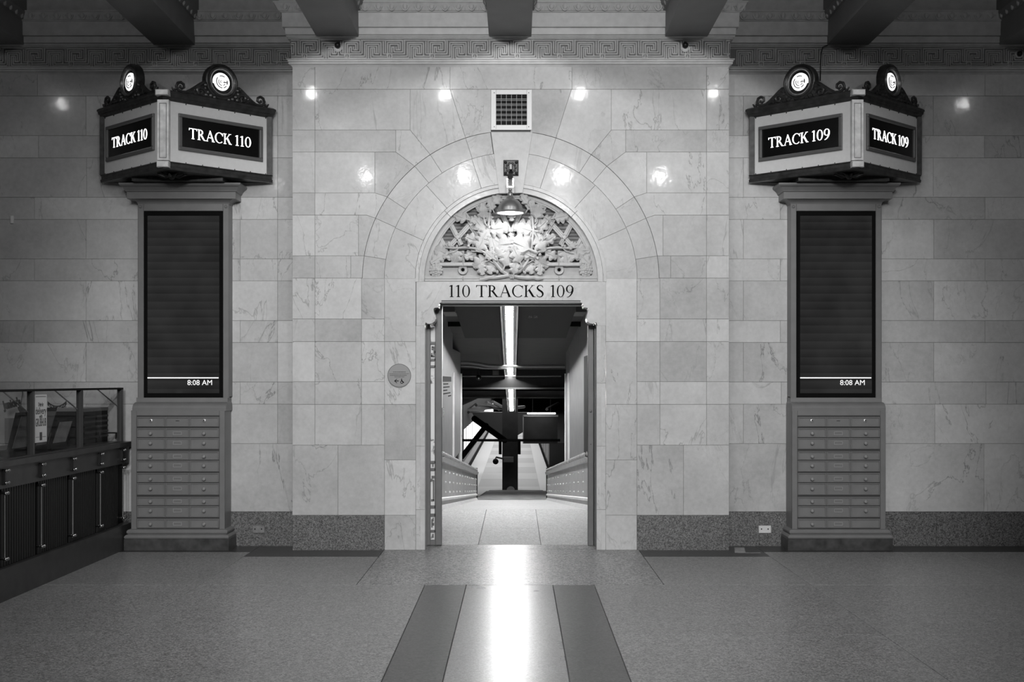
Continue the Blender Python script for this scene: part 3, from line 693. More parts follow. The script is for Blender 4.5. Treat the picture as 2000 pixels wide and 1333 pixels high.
MB().ball((ctr.x, SY, zt - .130), .024, 12, 8).build('bulb', emit('lit_bulb', .9, 14), lm, True)
lamp('lamp_light', ctr.x, SY, zt - .200, 6.5, .03)

# air vent over the arch
M_ventbar = mk('vent_bar', .34, .4)
vt = thing('air_vent', 'square white framed vent grille set in the marble above the arch', 'vent', P(999, 215, 0))
vx0, vx1, vz0, vz1 = PX(959), PX(1039), PZ(254.5), PZ(175.5)
MB().box(vx0, vx1, .004, .03, vz0, vz1).build('vent_back', M_blackmat, vt)
mb = MB(); b = .045
gx0, gx1, gz0, gz1 = PX(969), PX(1029), PZ(244.5), PZ(185)
mb.bbox(vx0, gx0, -.010, .01, vz0, vz1, .003); mb.bbox(gx1, vx1, -.010, .01, vz0, vz1, .003); mb.bbox(gx0, gx1, -.010, .01, gz1, vz1, .003); mb.bbox(gx0, gx1, -.010, .01, vz0, gz0, .003)
mb.build('vent_frame', M_white, vt)
for k in range(5):
    z = gz0 + (gz1 - gz0) * (k + 1) / 6
    for dz in (-.006, .006): MB().box(gx0, gx1, -.004, .006, z + dz - .0016, z + dz + .0016).build('vent_slat', M_ventbar, vt)
    x = gx0 + (gx1 - gx0) * (k + 1) / 6; MB().box(x - .0016, x + .0016, -.003, .008, gz0, gz1).build('vent_mullion', M_ventbar, vt)
for k in range(12):
    x = gx0 + (gx1 - gx0) * (k + .5) / 12; MB().box(x - .011, x + .011, .008, .014, gz0, gz1).build('vent_louvre', M_steeldk, vt)
for a in (.015, .985):
    for b in (.08, .92): MB().lathe([(.005, 0), (.003, .003), (0, .003)], Matrix.Translation((vx0 + (vx1 - vx0) * (.08 if a < .5 else .92), -.010, vz0 + (vz1 - vz0) * b)) @ Mxz, 8).build('screw', M_steeldk, vt)

# round direction sign
sg_ = thing('direction_sign', 'small round grey sign with an arrow and wheelchair symbol beside the doorway', 'sign', P(780, 734, 0))
c = P(780, 734, 0); r_ = 23 * PXM
MB().lathe([(r_, -.002), (r_, .008), (r_ * .96, .011)], Matrix.Translation(c) @ Mxz, 36).build('plate', M_plate, sg_)
MB().lathe([(r_, .0105), (r_ * 1.0, .0125), (r_ * .965, .0125), (r_ * .955, .0105)], Matrix.Translation(c) @ Mxz, 36).build('rim', M_steeldk, sg_)
mb = MB(); rnd = random.Random(4)
for yy, xa, xb, h in ((727.0, 768, 793, 1.6), (730.6, 761, 799, 1.2), (733.6, 762, 795, 1.7), (736.6, 771, 790, 1.6)):
    x = xa
    while x < xb:
        w_ = rnd.uniform(1.0, 2.6); mb.box(PX(x), PX(min(x + w_, xb)), c.y - .0125, c.y - .010, PZ(yy + h / 2), PZ(yy - h / 2)); x += w_ + .6
mb.build('lettering', mk('faded_ink', .10, .5), sg_)
mb = MB(); y0_, y1_ = c.y - .0135, c.y - .010
mb.box(PX(771.5), PX(779), y0_, y1_, PZ(745.3), PZ(743.9))
mb.prism([(PX(770.3), PZ(744.6)), (PX(771.8), PZ(744.6)), (PX(776), PZ(741)), (PX(775.2), PZ(740.2))], y0_, y1_); mb.prism([(PX(770.3), PZ(744.6)), (PX(771.8), PZ(744.6)), (PX(776), PZ(748.2)), (PX(775.2), PZ(749))], y0_, y1_)
mb.build('arrow', M_ink, sg_)
mb = MB(); mb.annulus(PX(785), PZ(747), 1.9 * PXM, 3.0 * PXM, 130, 400, y0_, y1_, 16); mb.lathe([(.0045, .0), (.0045, .013), (0, .013)], Matrix.Translation((PX(784.6), c.y, PZ(740.9))) @ Mxz, 10)
mb.prism([(PX(783.8), PZ(742)), (PX(785.4), PZ(742)), (PX(786), PZ(744)), (PX(789.8), PZ(747.4)), (PX(788.6), PZ(748.4)), (PX(785.6), PZ(746)), (PX(783.8), PZ(745.6))], y0_, y1_); mb.build('wheelchair_symbol', M_ink, sg_)

# ================================================================== DOORWAY
mb = MB(); z0, z1 = PZ(597, .2), PZ(592, .2)
mb.box(PX(859, .2), PX(1136, .2), .16, .34, z0, z1 + .01); mb.box(PX(862, 0), PX(1134, 0), .004, .18, PZ(592), PZ(587.8))
mb.build('door_head', M_steel, wall_front)
gate = thing('sliding_gate', 'grey steel sliding gate with pierced key pattern standing open at left of doorway', 'gate', (PX(848, .3), .3, 0))
X = lambda p: PX(p, .3)
MB().bbox(X(850.5), X(863), .275, .33, .004, PZ(597, .3), .004).build('stile', M_steel, gate)
MB().box(X(862.4), X(864.2), .30, .336, PZ(800, .3), PZ(597, .3)).build('edge_strip', M_steel_hi, gate)
MB().box(X(863), X(866), .29, .33, PZ(815, .3), PZ(797, .3)).build('latch', M_nickel, gate)
MB().box(X(832), X(851), .318, .33, .0, PZ(640, .3)).build('backing', M_gate_light, gate)  # added sheet, its white stands for light through the fretwork
MB().bbox(X(834), X(841), .28, .33, .004, PZ(634, .3), .003).build('stile', M_steel, gate)
MB().box(X(840.6), X(851), .285, .32, .004, PZ(1055, .3)).build('bottom_rail', M_steel, gate)
def fr(x0, y0, x1, y1): MB().box(X(x0), X(x1), .29, .318, PZ(y1, .3), PZ(y0, .3)).build('fret_bar', M_steel, gate)
fr(841, 668, 851, 672.5); fr(849, 672, 851, 1055); fr(841, 701, 851, 705); fr(841, 714, 851, 718)
fr(844, 677, 849, 679.5); fr(843, 677, 845.5, 683); fr(845.5, 681, 848.5, 683); fr(846.5, 683, 848.5, 692); fr(848, 686, 850.5, 690); fr(842, 694, 849, 697); fr(842, 690, 844.5, 697)
for yy in (901, 915): fr(841, yy, 851, yy + 4.5)
fr(844.5, 907, 846.5, 912); fr(843, 930, 849, 934); fr(841, 936, 845, 940); fr(845.5, 938, 848, 978); fr(842, 976, 848, 979); fr(841, 988, 851, 993); fr(841, 1004, 851, 1009)
fr(842.5, 1015, 845, 1030); fr(845, 1012, 847, 1018); fr(844.5, 1022, 848, 1026); fr(841, 1036, 851, 1040); fr(844, 1044, 847, 1050)
jb = thing('door_jamb', 'plain grey steel jamb at the right side of the doorway', 'frame', (PX(1157, .3), .3, 0))
MB().bbox(X(1148), X(1159), .275, .34, .0, PZ(636, .3), .004).build('post', M_steel, jb)
MB().bbox(X(1159.6), X(1162.5), .25, .34, .0, PZ(634, .3), .003).build('stop', M_steeldk, jb)
for yy in (804, 868): MB().ball((X(1153.5), .274, PZ(yy, .3)), .006 if yy > 830 else .012, 8, 5, sc=(1, .3, 1)).build('bolt', M_steeldk, jb)
for sx in (-1, 1):
    xo = PX(830) if sx < 0 else PX(1166)
    MB().box(min(xo, xo - sx * -.03 if False else xo + sx * .03), max(xo, xo + sx * .03), .03, .36, 0, PZ(632)).build('reveal_block', M_marble_trim, wall_front)

# ================================================================== PASSAGE AND RAMP
SL = .092
def zr(Y): return 0.0 if Y < 3.3 else (-SL * (Y - 3.3) if Y < 15.6 else -SL * 12.3 - .0754 * (Y - 15.6))
def zc(Y): return 2.32 - SL * (Y - 4.1)
XWL = lambda Y: -.888
XWR = lambda Y: .845 - .0139 * max(0, Y - 3.4)
fl2 = struct(MB().loft([[(-1.0, .34, -.2), (1.0, .34, -.2), (1.0, .34, -.03), (-1.0, .34, -.03)], [(-1.0, 3.3, -.2), (1.0, 3.3, -.2), (1.0, 3.3, -.03), (-1.0, 3.3, -.03)], [(-1.0, 15.6, zr(15.6) - .2), (1.0, 15.6, zr(15.6) - .2), (1.0, 15.6, zr(15.6) - .03), (-1.0, 15.6, zr(15.6) - .03)], [(-1.0, 28.6, zr(28.6) - .2), (1.0, 28.6, zr(28.6) - .2), (1.0, 28.6, zr(28.6) - .03), (-1.0, 28.6, zr(28.6) - .03)]]).build('floor_passage', M_joint))
def rslab(x0, x1, y0, y1, mat, nm='ramp_slab'):
    gp = .003
    MB().loft([[(x0 + gp, y, zr(y) - .03), (x1 - gp, y, zr(y) - .03), (x1 - gp, y, zr(y)), (x0 + gp, y, zr(y))] for y in (y0 + gp, y1 - gp)]).build(nm, mat, fl2)
M_pfloor = speckle('passage_terrazzo', .42, .72, 120, .62, .03, .08, spec=.15)
for a, b in ((.335, 1.56), (1.56, 3.3)):
    for c, d in ((-.90, -.351), (-.351, .223), (.223, .86)): rslab(c, d, a, b, M_pfloor)
for a, b in ((3.3, 6.5), (6.5, 10.5), (10.5, 15.6)): rslab(-.90, .86, a, b, M_pfloor)
rslab(-.90, .86, 15.6, 28.6, M_concrete_dark)
MB().loft([[(.10, 3.25, .0005), (.42, 3.24, .0005), (.40, 3.34, .0005), (.14, 3.33, .0005)], [(.10, 3.25, .002), (.42, 3.24, .002), (.40, 3.34, .002), (.14, 3.33, .002)]])
# curbs
M_curb = mk('white_curb', .66, .5, var=.1, scale=6)
for sx, fx in ((-1, XWL), (1, XWR)):
    MB().loft([[(fx(y), y, zr(y)), (fx(y) - sx * .035, y, zr(y)), (fx(y) - sx * .01, y, zr(y) + .05), (fx(y), y, zr(y) + .05)] for y in (.4, 3.3, 9, 15.55)]).build('curb', M_curb, fl2)
# parapets with rivets
M_par = mk('parapet_paint', .34, .45, var=.12, scale=4)
rv = MB().ball((0, 0, 0), .015, 8, 5).mesh('rivet', mk('rivet_paint', .55, .35), True)
for sx, fx, nm, lb in ((-1, XWL, 'ramp_parapet', 'riveted steel parapet along the left side of the ramp'), (1, XWR, 'ramp_parapet', 'riveted steel parapet along the right side of the ramp')):
    pr = thing(nm, lb, 'parapet', (fx(3.3), 3.3, 0))
    ys = (.5, 3.3, 15.6)
    MB().loft([[(fx(y), y, zr(y) - .02), (fx(y) + sx * .10, y, zr(y) - .02), (fx(y) + sx * .10, y, zr(y) + .62), (fx(y), y, zr(y) + .62)] for y in ys]).build('steel_plate', M_par, pr)
    MB().loft([[(fx(y) - sx * .02, y, zr(y) + .10), (fx(y), y, zr(y) + .10), (fx(y), y, zr(y) + .14), (fx(y) - sx * .02, y, zr(y) + .13)] for y in ys]).build('base_moulding', M_curb, pr)
    MB().loft([[(fx(y) - sx * .035, y, zr(y) + .56), (fx(y) + sx * .13, y, zr(y) + .56), (fx(y) + sx * .13, y, zr(y) + .60), (fx(y) - sx * .05, y, zr(y) + .615)] for y in ys]).build('ledge', M_par, pr)
    MB().tube([(fx(y) + sx * .0, y, zr(y) + .655) for y in [.5 + .075 * k for k in range(202)]], [.030 + .008 * math.sin(k * 1.05) for k in range(202)], 8).build('handrail', mk('handrail_paint', .30, .4, var=.5, scale=20), pr, True)
    for k in range(14):
        y = 3.25 + k * .92
        for h in (.20, .325, .45): link('rivet', rv, pr, Matrix.Translation((fx(y) - sx * .004, y, zr(y) + h)))
    mbp = MB(); mbp.box(fx(15.6) - sx * .02 if sx > 0 else fx(15.6) - .08, fx(15.6) + .08 if sx > 0 else fx(15.6) + .02, 15.6, 15.75, zr(15.6) - .02, zr(15.6) + .70); mbp.build('end_post', M_pdark, pr)
    sgx = -sx
# upper walls of the passage
wpl = struct(MB().loft([[(-.888, y, zr(y) + .625), (-1.2, y, zr(y) + .625), (-1.2, y, zc(y) + .05), (-.888, y, zc(y) + .05)] for y in (.36, 3.3, 5.9)]).build('wall_passage_left', M_pwall))
wpr = struct(MB().loft([[(XWR(y), y, zr(y) + .625), (1.2, y, zr(y) + .625), (1.2, y, zc(y) + .05), (XWR(y), y, zc(y) + .05)] for y in (.36, 3.3, 8.1)]).build('wall_passage_right', M_pwall))
MB().box(.82, .86, 3.2, 3.9, .6, 1.80).build('dark_opening', M_blackmat, wpr)
for (sx, ya, yb) in ((-1, 5.9, 8.2), (1, 7.2, 8.3)):
    w_ = wpl if sx < 0 else wpr; xx = -.888 if sx < 0 else XWR(7.6)
    MB().box(min(xx - .0, xx + sx * .3), max(xx, xx + sx * .3), ya, yb, zr(ya) + .63, 1.95).build('pier', M_pwall, w_)
    for yy in (ya, yb): MB().cyl((xx + sx * .01, yy, zr(yy) + .64), (xx + sx * .01, yy, 1.62), .035, n=10).build('pier_bead', M_curb, w_, True)
notice = thing('passage_notice', 'grey notice board with a dark heading on the left passage wall', 'sign', (-.886, 4.6, .9))
MB().box(-.885, -.876, 3.5, 5.4, PZ(778, 4.6), PZ(735, 4.6)).build('board', mk('notice_board', .20, .5), notice)
MB().box(-.877, -.873, 3.5, 5.3, PZ(746, 4.6), PZ(736, 4.6)).build('heading', M_blackmat, notice)
mb = MB()
for k, (l_, yy) in enumerate(((4.6, 750), (4.9, 756), (4.4, 762), (5.1, 768), (5.25, 774))): mb.box(-.8765, -.8735, 3.6 if k < 4 else 4.6, l_, PZ(yy + 1.2, 4.6), PZ(yy - .8, 4.6))
mb.build('printed_lines', M_ink, notice)
# ceiling of the passage
cp = struct(MB().loft([[(-1.2, y, zc(y)), (1.2, y, zc(y)), (1.2, y, zc(y) + .15), (-1.2, y, zc(y) + .15)] for y in (.3, 10.6)]).build('ceiling_passage', M_pdark))
MB().loft([[(-.72, y, zc(y) - .05), (.69, y, zc(y) - .05), (.69, y, zc(y) + .02), (-.72, y, zc(y) + .02)] for y in (.5, 5.95)]).build('hatch_panel', M_blackmat, cp)
for xa, xb in ((-.885, -.72), (.69, .83)):
    MB().box(xa, xb, 4.7, 4.85, zc(4.8) - .05, zc(4.8) + .02).build('hatch_bracket', M_blackmat, cp)
    MB().box(xa, xb, 3.3, 4.6, zc(4.0) - .02, zc(4.0) + .1).build('ceiling_strip', mk('strip_grey', .12, .6), cp)
me = text_me('52', .13, mk('chalk', .10, .8)); link('chalk_mark', me, cp, Matrix.Translation((.20, 4.0, zc(4.0) - .051)) @ Matrix.Rotation(R(180 - 5.26), 4, 'X') @ Matrix.Diagonal((1, 1.8, 1, 1)))
# pipes and beams across
def cross(nm, y, p0, p1, mat, th=.12, x0=-1.0, x1=1.0, lab=None, cat='beam', lip=True):
    t_ = thing(nm, lab, cat, (0, y, PZ(p1, y)))
    MB().box(x0, x1, y, y + th, PZ(p1, y), PZ(p0, y)).build('web', mat, t_)
    if lip: MB().box(x0, x1, y - .05, y + th + .05, PZ(p1, y) - .025, PZ(p1, y) + .006).build('flange', mk('beam_edge', .16, .5), t_)
    return t_
def pipe(nm, pts, r, lab, mat=None, cat='pipe'):
    return tag(MB().tube(pts, r, 8).build(nm, mat or mk('pipe_grey', .17, .45), None, True), lab, cat)
pipe('ceiling_pipe', [P(888, 667.5, 7.4), P(978, 667.5, 7.4)], .018, 'thin pipe across the passage ceiling, left of the tube light', cat='pipe')
pipe('ceiling_pipe', [P(888, 672.5, 7.45), P(935, 673, 7.45), P(985, 671, 7.45)], .013, 'thinner pipe just below the ceiling pipe left of the tube light')
pipe('ceiling_pipe', [P(1054, 671, 7.4), P(1103, 671, 7.4)], .024, 'short pipe under the passage ceiling, right of the tube light')
pipe('ceiling_pipe', [P(895, 708.5, 8.6), P(915, 708.5, 8.6), P(935, 711, 8.6), P(955, 715, 8.6), P(990, 716, 8.6), P(1103, 716, 8.6)], .024, 'bent pipe running across the head of the passage opening')
pipe('ceiling_pipe', [P(895, 715, 8.7), P(925, 716, 8.7), P(945, 719, 8.7), P(990, 720, 8.7)], .020, 'lower bent pipe beside the passage opening head')
cross('steel_beam', 11.0, 722, 758, M_pdark, lab='deep steel beam across the ramp, nearest to the doorway')
cross('steel_beam', 16.5, 764, 776.5, mk('beam_dark', .09, .6), lab='shallow steel beam across the ramp, farther and lower', x0=-1.4, x1=1.3)  # web in one even dark grey
pipe('ceiling_pipe', [P(898, 735, 10.6), P(1096, 735, 10.6)], .014, 'thin pipe in front of the deep steel beam over the ramp')
dt = thing('smoke_detector', 'small round detector with a pale dot hanging from the beam over the ramp', 'detector', P(935, 738, 10.4)); c = P(935, 738, 10.4)
MB().ball(c, .05, 10, 6).build('body', M_iron, dt, True); MB().cyl(c, (c.x, c.y, zc(c.y) + .03), .012).build('stem', M_iron, dt); MB().ball(c + Vector((0, -.05, -.015)), .015, 8, 5).build('dot', M_white, dt, True)
jbx = thing('junction_box', 'small square junction box on a rod beneath the bent pipe', 'box', P(968, 728, 10.3))
MB().bbox(PX(962, 10.3), PX(974, 10.3), 10.25, 10.35, PZ(733, 10.3), PZ(723.5, 10.3), .01).build('case', mk('junction_grey', .10, .5), jbx); MB().cyl((PX(971, 10.3), 10.3, PZ(724, 10.3)), (PX(971, 10.3), 10.3, zc(10.3) + .03), .010).build('rod', M_iron, jbx)
# fluorescent line
lf = thing('tube_light', 'long line of white fluorescent tubes along the passage ceiling', 'light', (-.06, 3, 2.2))
zl = lambda Y: EYE + 2.06 - SL * (Y + D0)
def xl(Y): return (994.5 + (Y + D0 - 13) * .27 - CX) * (Y + D0) / F
seg = [1.9, 3.4, 5.05, 6.8, 8.5, 10.25, 12.0, 13.75, 15.5, 17.2, 18.9, 20.5]
for a, b in zip(seg, seg[1:]):
    MB().loft([[(xl(y) - .045, y, zl(y)), (xl(y) + .045, y, zl(y)), (xl(y) + .03, y, zl(y) + .03), (xl(y) - .03, y, zl(y) + .03)] for y in (a + .02, b - .02)]).build('tube', M_tube, lf)
    MB().box(xl(b) - .046, xl(b) + .046, b - .016, b + .016, zl(b) - .006, zl(b) + .03).build('tube_socket', M_blackmat, lf)
MB().loft([[(xl(y) - .075, y, zl(y) + .03), (xl(y) + .085, y, zl(y) + .03), (xl(y) + .06, y, zl(y) + .11), (xl(y) - .055, y, zl(y) + .11)] for y in (1.85, 10, 20.55)]).build('housing', mk('light_housing', .004, .9, spec=.02), lf)
for sx in (-1, 1): MB().loft([[(xl(y) + sx * .105 - .004, y, zl(y) - .045), (xl(y) + sx * .105 + .004, y, zl(y) - .045), (xl(y) + sx * .08 + .004, y, zl(y) + .06), (xl(y) + sx * .08 - .004, y, zl(y) + .06)] for y in (1.85, 10, 20.55)]).build('side_rail', mk('light_rail', .005, .9, spec=.02), lf)

# ================================================================== PLATFORM BEYOND
ZP = -2.2
plat = struct(MB().box(-2.0, 1.30, 27.5, 112, ZP - .8, ZP).build('floor_platform', mk('platform_concrete', .55, .6)))
MB().box(-1.98, -1.35, 27.5, 112, ZP, ZP + .006).build('edge_strip', mk('platform_edge', .82, .6), plat); MB().box(.80, 1.28, 27.5, 112, ZP, ZP + .006).build('edge_strip', mk('platform_edge_b', .82, .6), plat)
for k in range(14):
    y = 28 + k * 6.0; MB().box(-1.34, .79, y, y + 2.8, ZP, ZP + .004).build('platform_slab', mk('platform_band', .68, .6), plat)
struct(MB().box(-12, 12, 8.2, 8.25, 2.2, 6).box(-12, -1.15, 8.2, 8.25, -6, 6).box(1.15, 12, 8.2, 8.25, -6, 6).build('wall_tunnel_front', M_dark))
struct(MB().box(-12, -11.8, 8, 125, -6, 6).build('wall_tunnel_left', M_dark)); struct(MB().box(11.8, 12, 8, 125, -6, 6).build('wall_tunnel_right', M_dark)); struct(MB().box(-12, 12, 124, 125, -6, 6).build('wall_tunnel_end', M_dark))
struct(MB().box(-12, 12, 8, 125, 2.4, 2.6).build('ceiling_tunnel', M_dark)); struct(MB().box(-12, 12, 8, 125, -4, -3.6).build('floor_tracks', M_dark))
colm = thing('platform_column', 'dark steel column standing in the middle of the bright platform', 'column', P(996, 963, 29.5))
MB().box(PX(981, 29.5), PX(1011.5, 29.5), 29.5, 30.0, ZP, 2.4).build('shaft', M_pdark, colm)
c = P(997.5, 958.5, 29.45)
MB().lathe([(8 * 40 / F, 0), (8 * 40 / F, .03), (7 * 40 / F, .04)], Matrix.Translation(c) @ Mxz, 20).build('round_plate', mk('column_plate', .30, .5), colm)
MB().box(PX(983, 29.4), PX(1003, 29.4), 29.3, 29.5, PZ(903, 29.4), PZ(893, 29.4)).build('number_plate', mk('column_number', .20, .5), colm)
cm = thing('platform_camera', 'small dark dome camera on an arm from the platform column', 'camera', P(968, 902, 29.2)); c = P(968, 902, 29.2)
MB().ball(c, .10, 10, 7).build('dome', M_blackmat, cm, True); MB().tube([c + Vector((0, 0, .1)), P(969, 893.5, 29.2), P(984, 897, 29.3)], .03, 6).build('arm', M_steeldk, cm)
for x_ in (977, 1014): pipe('hanging_rod', [P(x_, 858, 28.8), P(x_, 888, 28.8)], .05, 'dark hanging rod beside the platform column, %s of it' % ('left' if x_ < 990 else 'right'), M_blackmat, 'rod')
pipe('cross_bar', [P(900, 860.5, 22), P(1094, 860.5, 22)], .035, 'dark horizontal bar across the view of the platform', M_blackmat, 'bar')
for (a, b, c_, d, r0, lb) in ((902, 893, 950, 831, .075, 'dark diagonal strut rising to the right over the lit train'), (926, 818, 986, 861, .085, 'dark diagonal strut falling to the right above the platform')):
    pipe('diagonal_strut', [P(a, b, 22), P(c_, d, 24)], r0, lb, M_blackmat, 'strut')
sgn2 = thing('track_board', 'large dark board topped by a lit tube hanging over the platform right of its column', 'panel', P(1056, 866, 30))
MB().box(PX(1022.5, 30), PX(1089, 30), 30, 30.2, PZ(867, 30), PZ(814, 30)).build('board', mk('panel_dark', .045, .5, var=.3, scale=2), sgn2)
MB().box(PX(1021.5, 30), PX(1090, 30), 29.95, 30.0, PZ(814.5, 30), PZ(811, 30)).box(PX(1021, 30), PX(1023, 30), 29.95, 30.0, PZ(867, 30), PZ(812, 30)).build('rim', mk('panel_rim', .3, .4), sgn2)
MB().cyl(P(1030, 808, 29.5), P(1085, 808, 29.5), .028, n=8).build('lit_tube', emit('lit_platform_tube', .9, 5.0), sgn2)
for x_ in (1040, 1075): MB().box(PX(x_, 30), PX(x_ + .8, 30), 30, 30.05, PZ(814, 30), 2.4).build('hanger', M_blackmat, sgn2)
M_truss0 = mk('canopy_dark', .02, .6)
tr = thing('train', 'train with a row of lit windows standing left of the platform', 'train', (-2.9, 50, ZP))
MB().box(-5.2, -2.12, 36, 100, ZP - .3, .55).build('car_body', mk('train_steel', .10, .4), tr)
for k in range(26):
    y = 37 + k * 2.3; MB().box(-2.13, -2.114, y, y + 1.65, -1.55, -.45).build('window', emit('lit_window', .8, 1.7) if k == 0 else bpy.data.materials['lit_window'], tr)
MB().box(-2.125, -2.1, 36, 100, -2.1, -1.75).build('lit_sill', mk('train_sill', .5, .4), tr)
cnp = thing('platform_canopy', 'dark canopy edge sloping down to the platform column', 'canopy', P(960, 820, 36))
MB().prism([(PX(a, 36), PZ(b, 36)) for a, b in ((922, 806), (990, 806), (990, 862), (985, 858), (928, 822))], 36, 36.4).build('canopy_plate', M_truss0, cnp); MB().prism([(PX(a, 36), PZ(b, 36)) for a, b in ((1003, 806), (1030, 806), (1024, 843), (1003, 856))], 36, 36.4).build('canopy_plate', M_truss0, cnp)
tr2 = thing('dark_train', 'unlit ribbed train standing right of the platform', 'train', (2.6, 60, ZP))
MB().box(1.42, 4.2, 41, 100, ZP - .3, -1.2).build('car_body', mk('train_dark', .03, .4), tr2)
for k in range(12): MB().box(1.40, 1.43, 42 + k * 4.5, 42.3 + k * 4.5, ZP, -1.25).build('rib', mk('train_rib', .12, .4) if k == 0 else bpy.data.materials['train_rib'], tr2)
# roof steel above the platform (dark truss bars, catching a little light)
rt = thing('roof_truss', 'dark criss-cross roof bars over the tracks beyond the ramp', 'truss', P(960, 790, 40))
M_truss = mk('truss', .05, .5)
for k, (a, b, c_, d) in enumerate(((930, 792, 985, 800), (950, 786, 975, 800), (962, 785, 985, 797), (905, 802, 960, 797), (1006, 797, 1024, 795), (900, 815, 930, 790), (1068, 800, 1090, 788), (915, 806, 985, 808))):
    MB().tube([P(a, b, 40), P(c_, d, 44)], .07, 5).build('truss_bar', M_truss, rt)

# ================================================================== KIOSKS
LV_ = lambda y, Y: EYE - (y - CY) * (Y + D0) / F
def steps(mb, xc, prof, yb):                                           # prof: (half width, front Y, z): three-sided loft
    mb.loft([[(xc - h, yb, z), (xc - h, yf, z), (xc + h, yf, z), (xc + h, yb, z)] for h, yf, z in prof], False)
    h, yf, z = prof[-1]; v = [mb.bm.verts.new(c) for c in ((xc - h, yb, z), (xc - h, yf, z), (xc + h, yf, z), (xc + h, yb, z))]; mb.bm.faces.new(v)
    h, yf, z = prof[0]; v = [mb.bm.verts.new(c) for c in ((xc - h, yb, z), (xc - h, yf, z), (xc + h, yf, z), (xc + h, yb, z))]; mb.bm.faces.new(v)
    return mb
knob_me = MB().lathe([(.008, -.004), (.008, .010), (.015, .016), (.017, .025), (.012, .033), (.0, .035)], Mxz, 12).mesh('knob', mk('knob_paint', .24, .3), True)
lock_me = MB().lathe([(.016, -.002), (.016, .006), (.011, .009), (.0, .009)], Mxz, 12).mesh('lock', mk('lock_metal', .42, .3, metal=.5), True)
key_me = MB().lathe([(.006, 0), (.006, .011), (0, .011)], Mxz, 8).mesh('keyhole', M_ink)
def holder():
    mb = MB(); w_, h_ = .036, .0135
    for a in (-1, 1): mb.box(-w_, w_, -.006, 0, a * h_ - .003, a * h_ + .003); mb.box(a * w_ - .003, a * w_ + .003, -.006, 0, -h_, h_)
    return mb.mesh('label_holder', mk('holder_paint', .27, .35))
hold_me = holder()
ROWP = [(815, 834), (837, 855), (856, 878), (882.5, 899), (900, 922), (924.5, 943), (944, 967.5), (971.5, 988), (989, 1011), (1014, 1032)]
KN = [822, 847, 866, 892, 910, 936, 955, 980, 998, 1024]
YF = .02; kk = (YF + D0) / F
def drawer_me(h):
    mb = MB(); x0, x1, x2, x3 = -.3665, -.1115, .1024, .3665
    mb.bbox(x0, x3, .001, .02, 0, h, .002)
    r = .009
    for a, b in ((x0, x1), (x1, x2), (x2, x3)):
        mb.bbox(a + .003, b - .003, -.009, .002, h - r, h - .001, .002); mb.bbox(a + .003, b - .003, -.009, .002, .001, r, .002)
        mb.bbox(a + .003, a + .003 + r, -.009, .002, r, h - r, .002); mb.bbox(b - .003 - r, b - .003, -.009, .002, r, h - r, .002)
    return mb.mesh('drawer', M_kiosk)
dm = {}
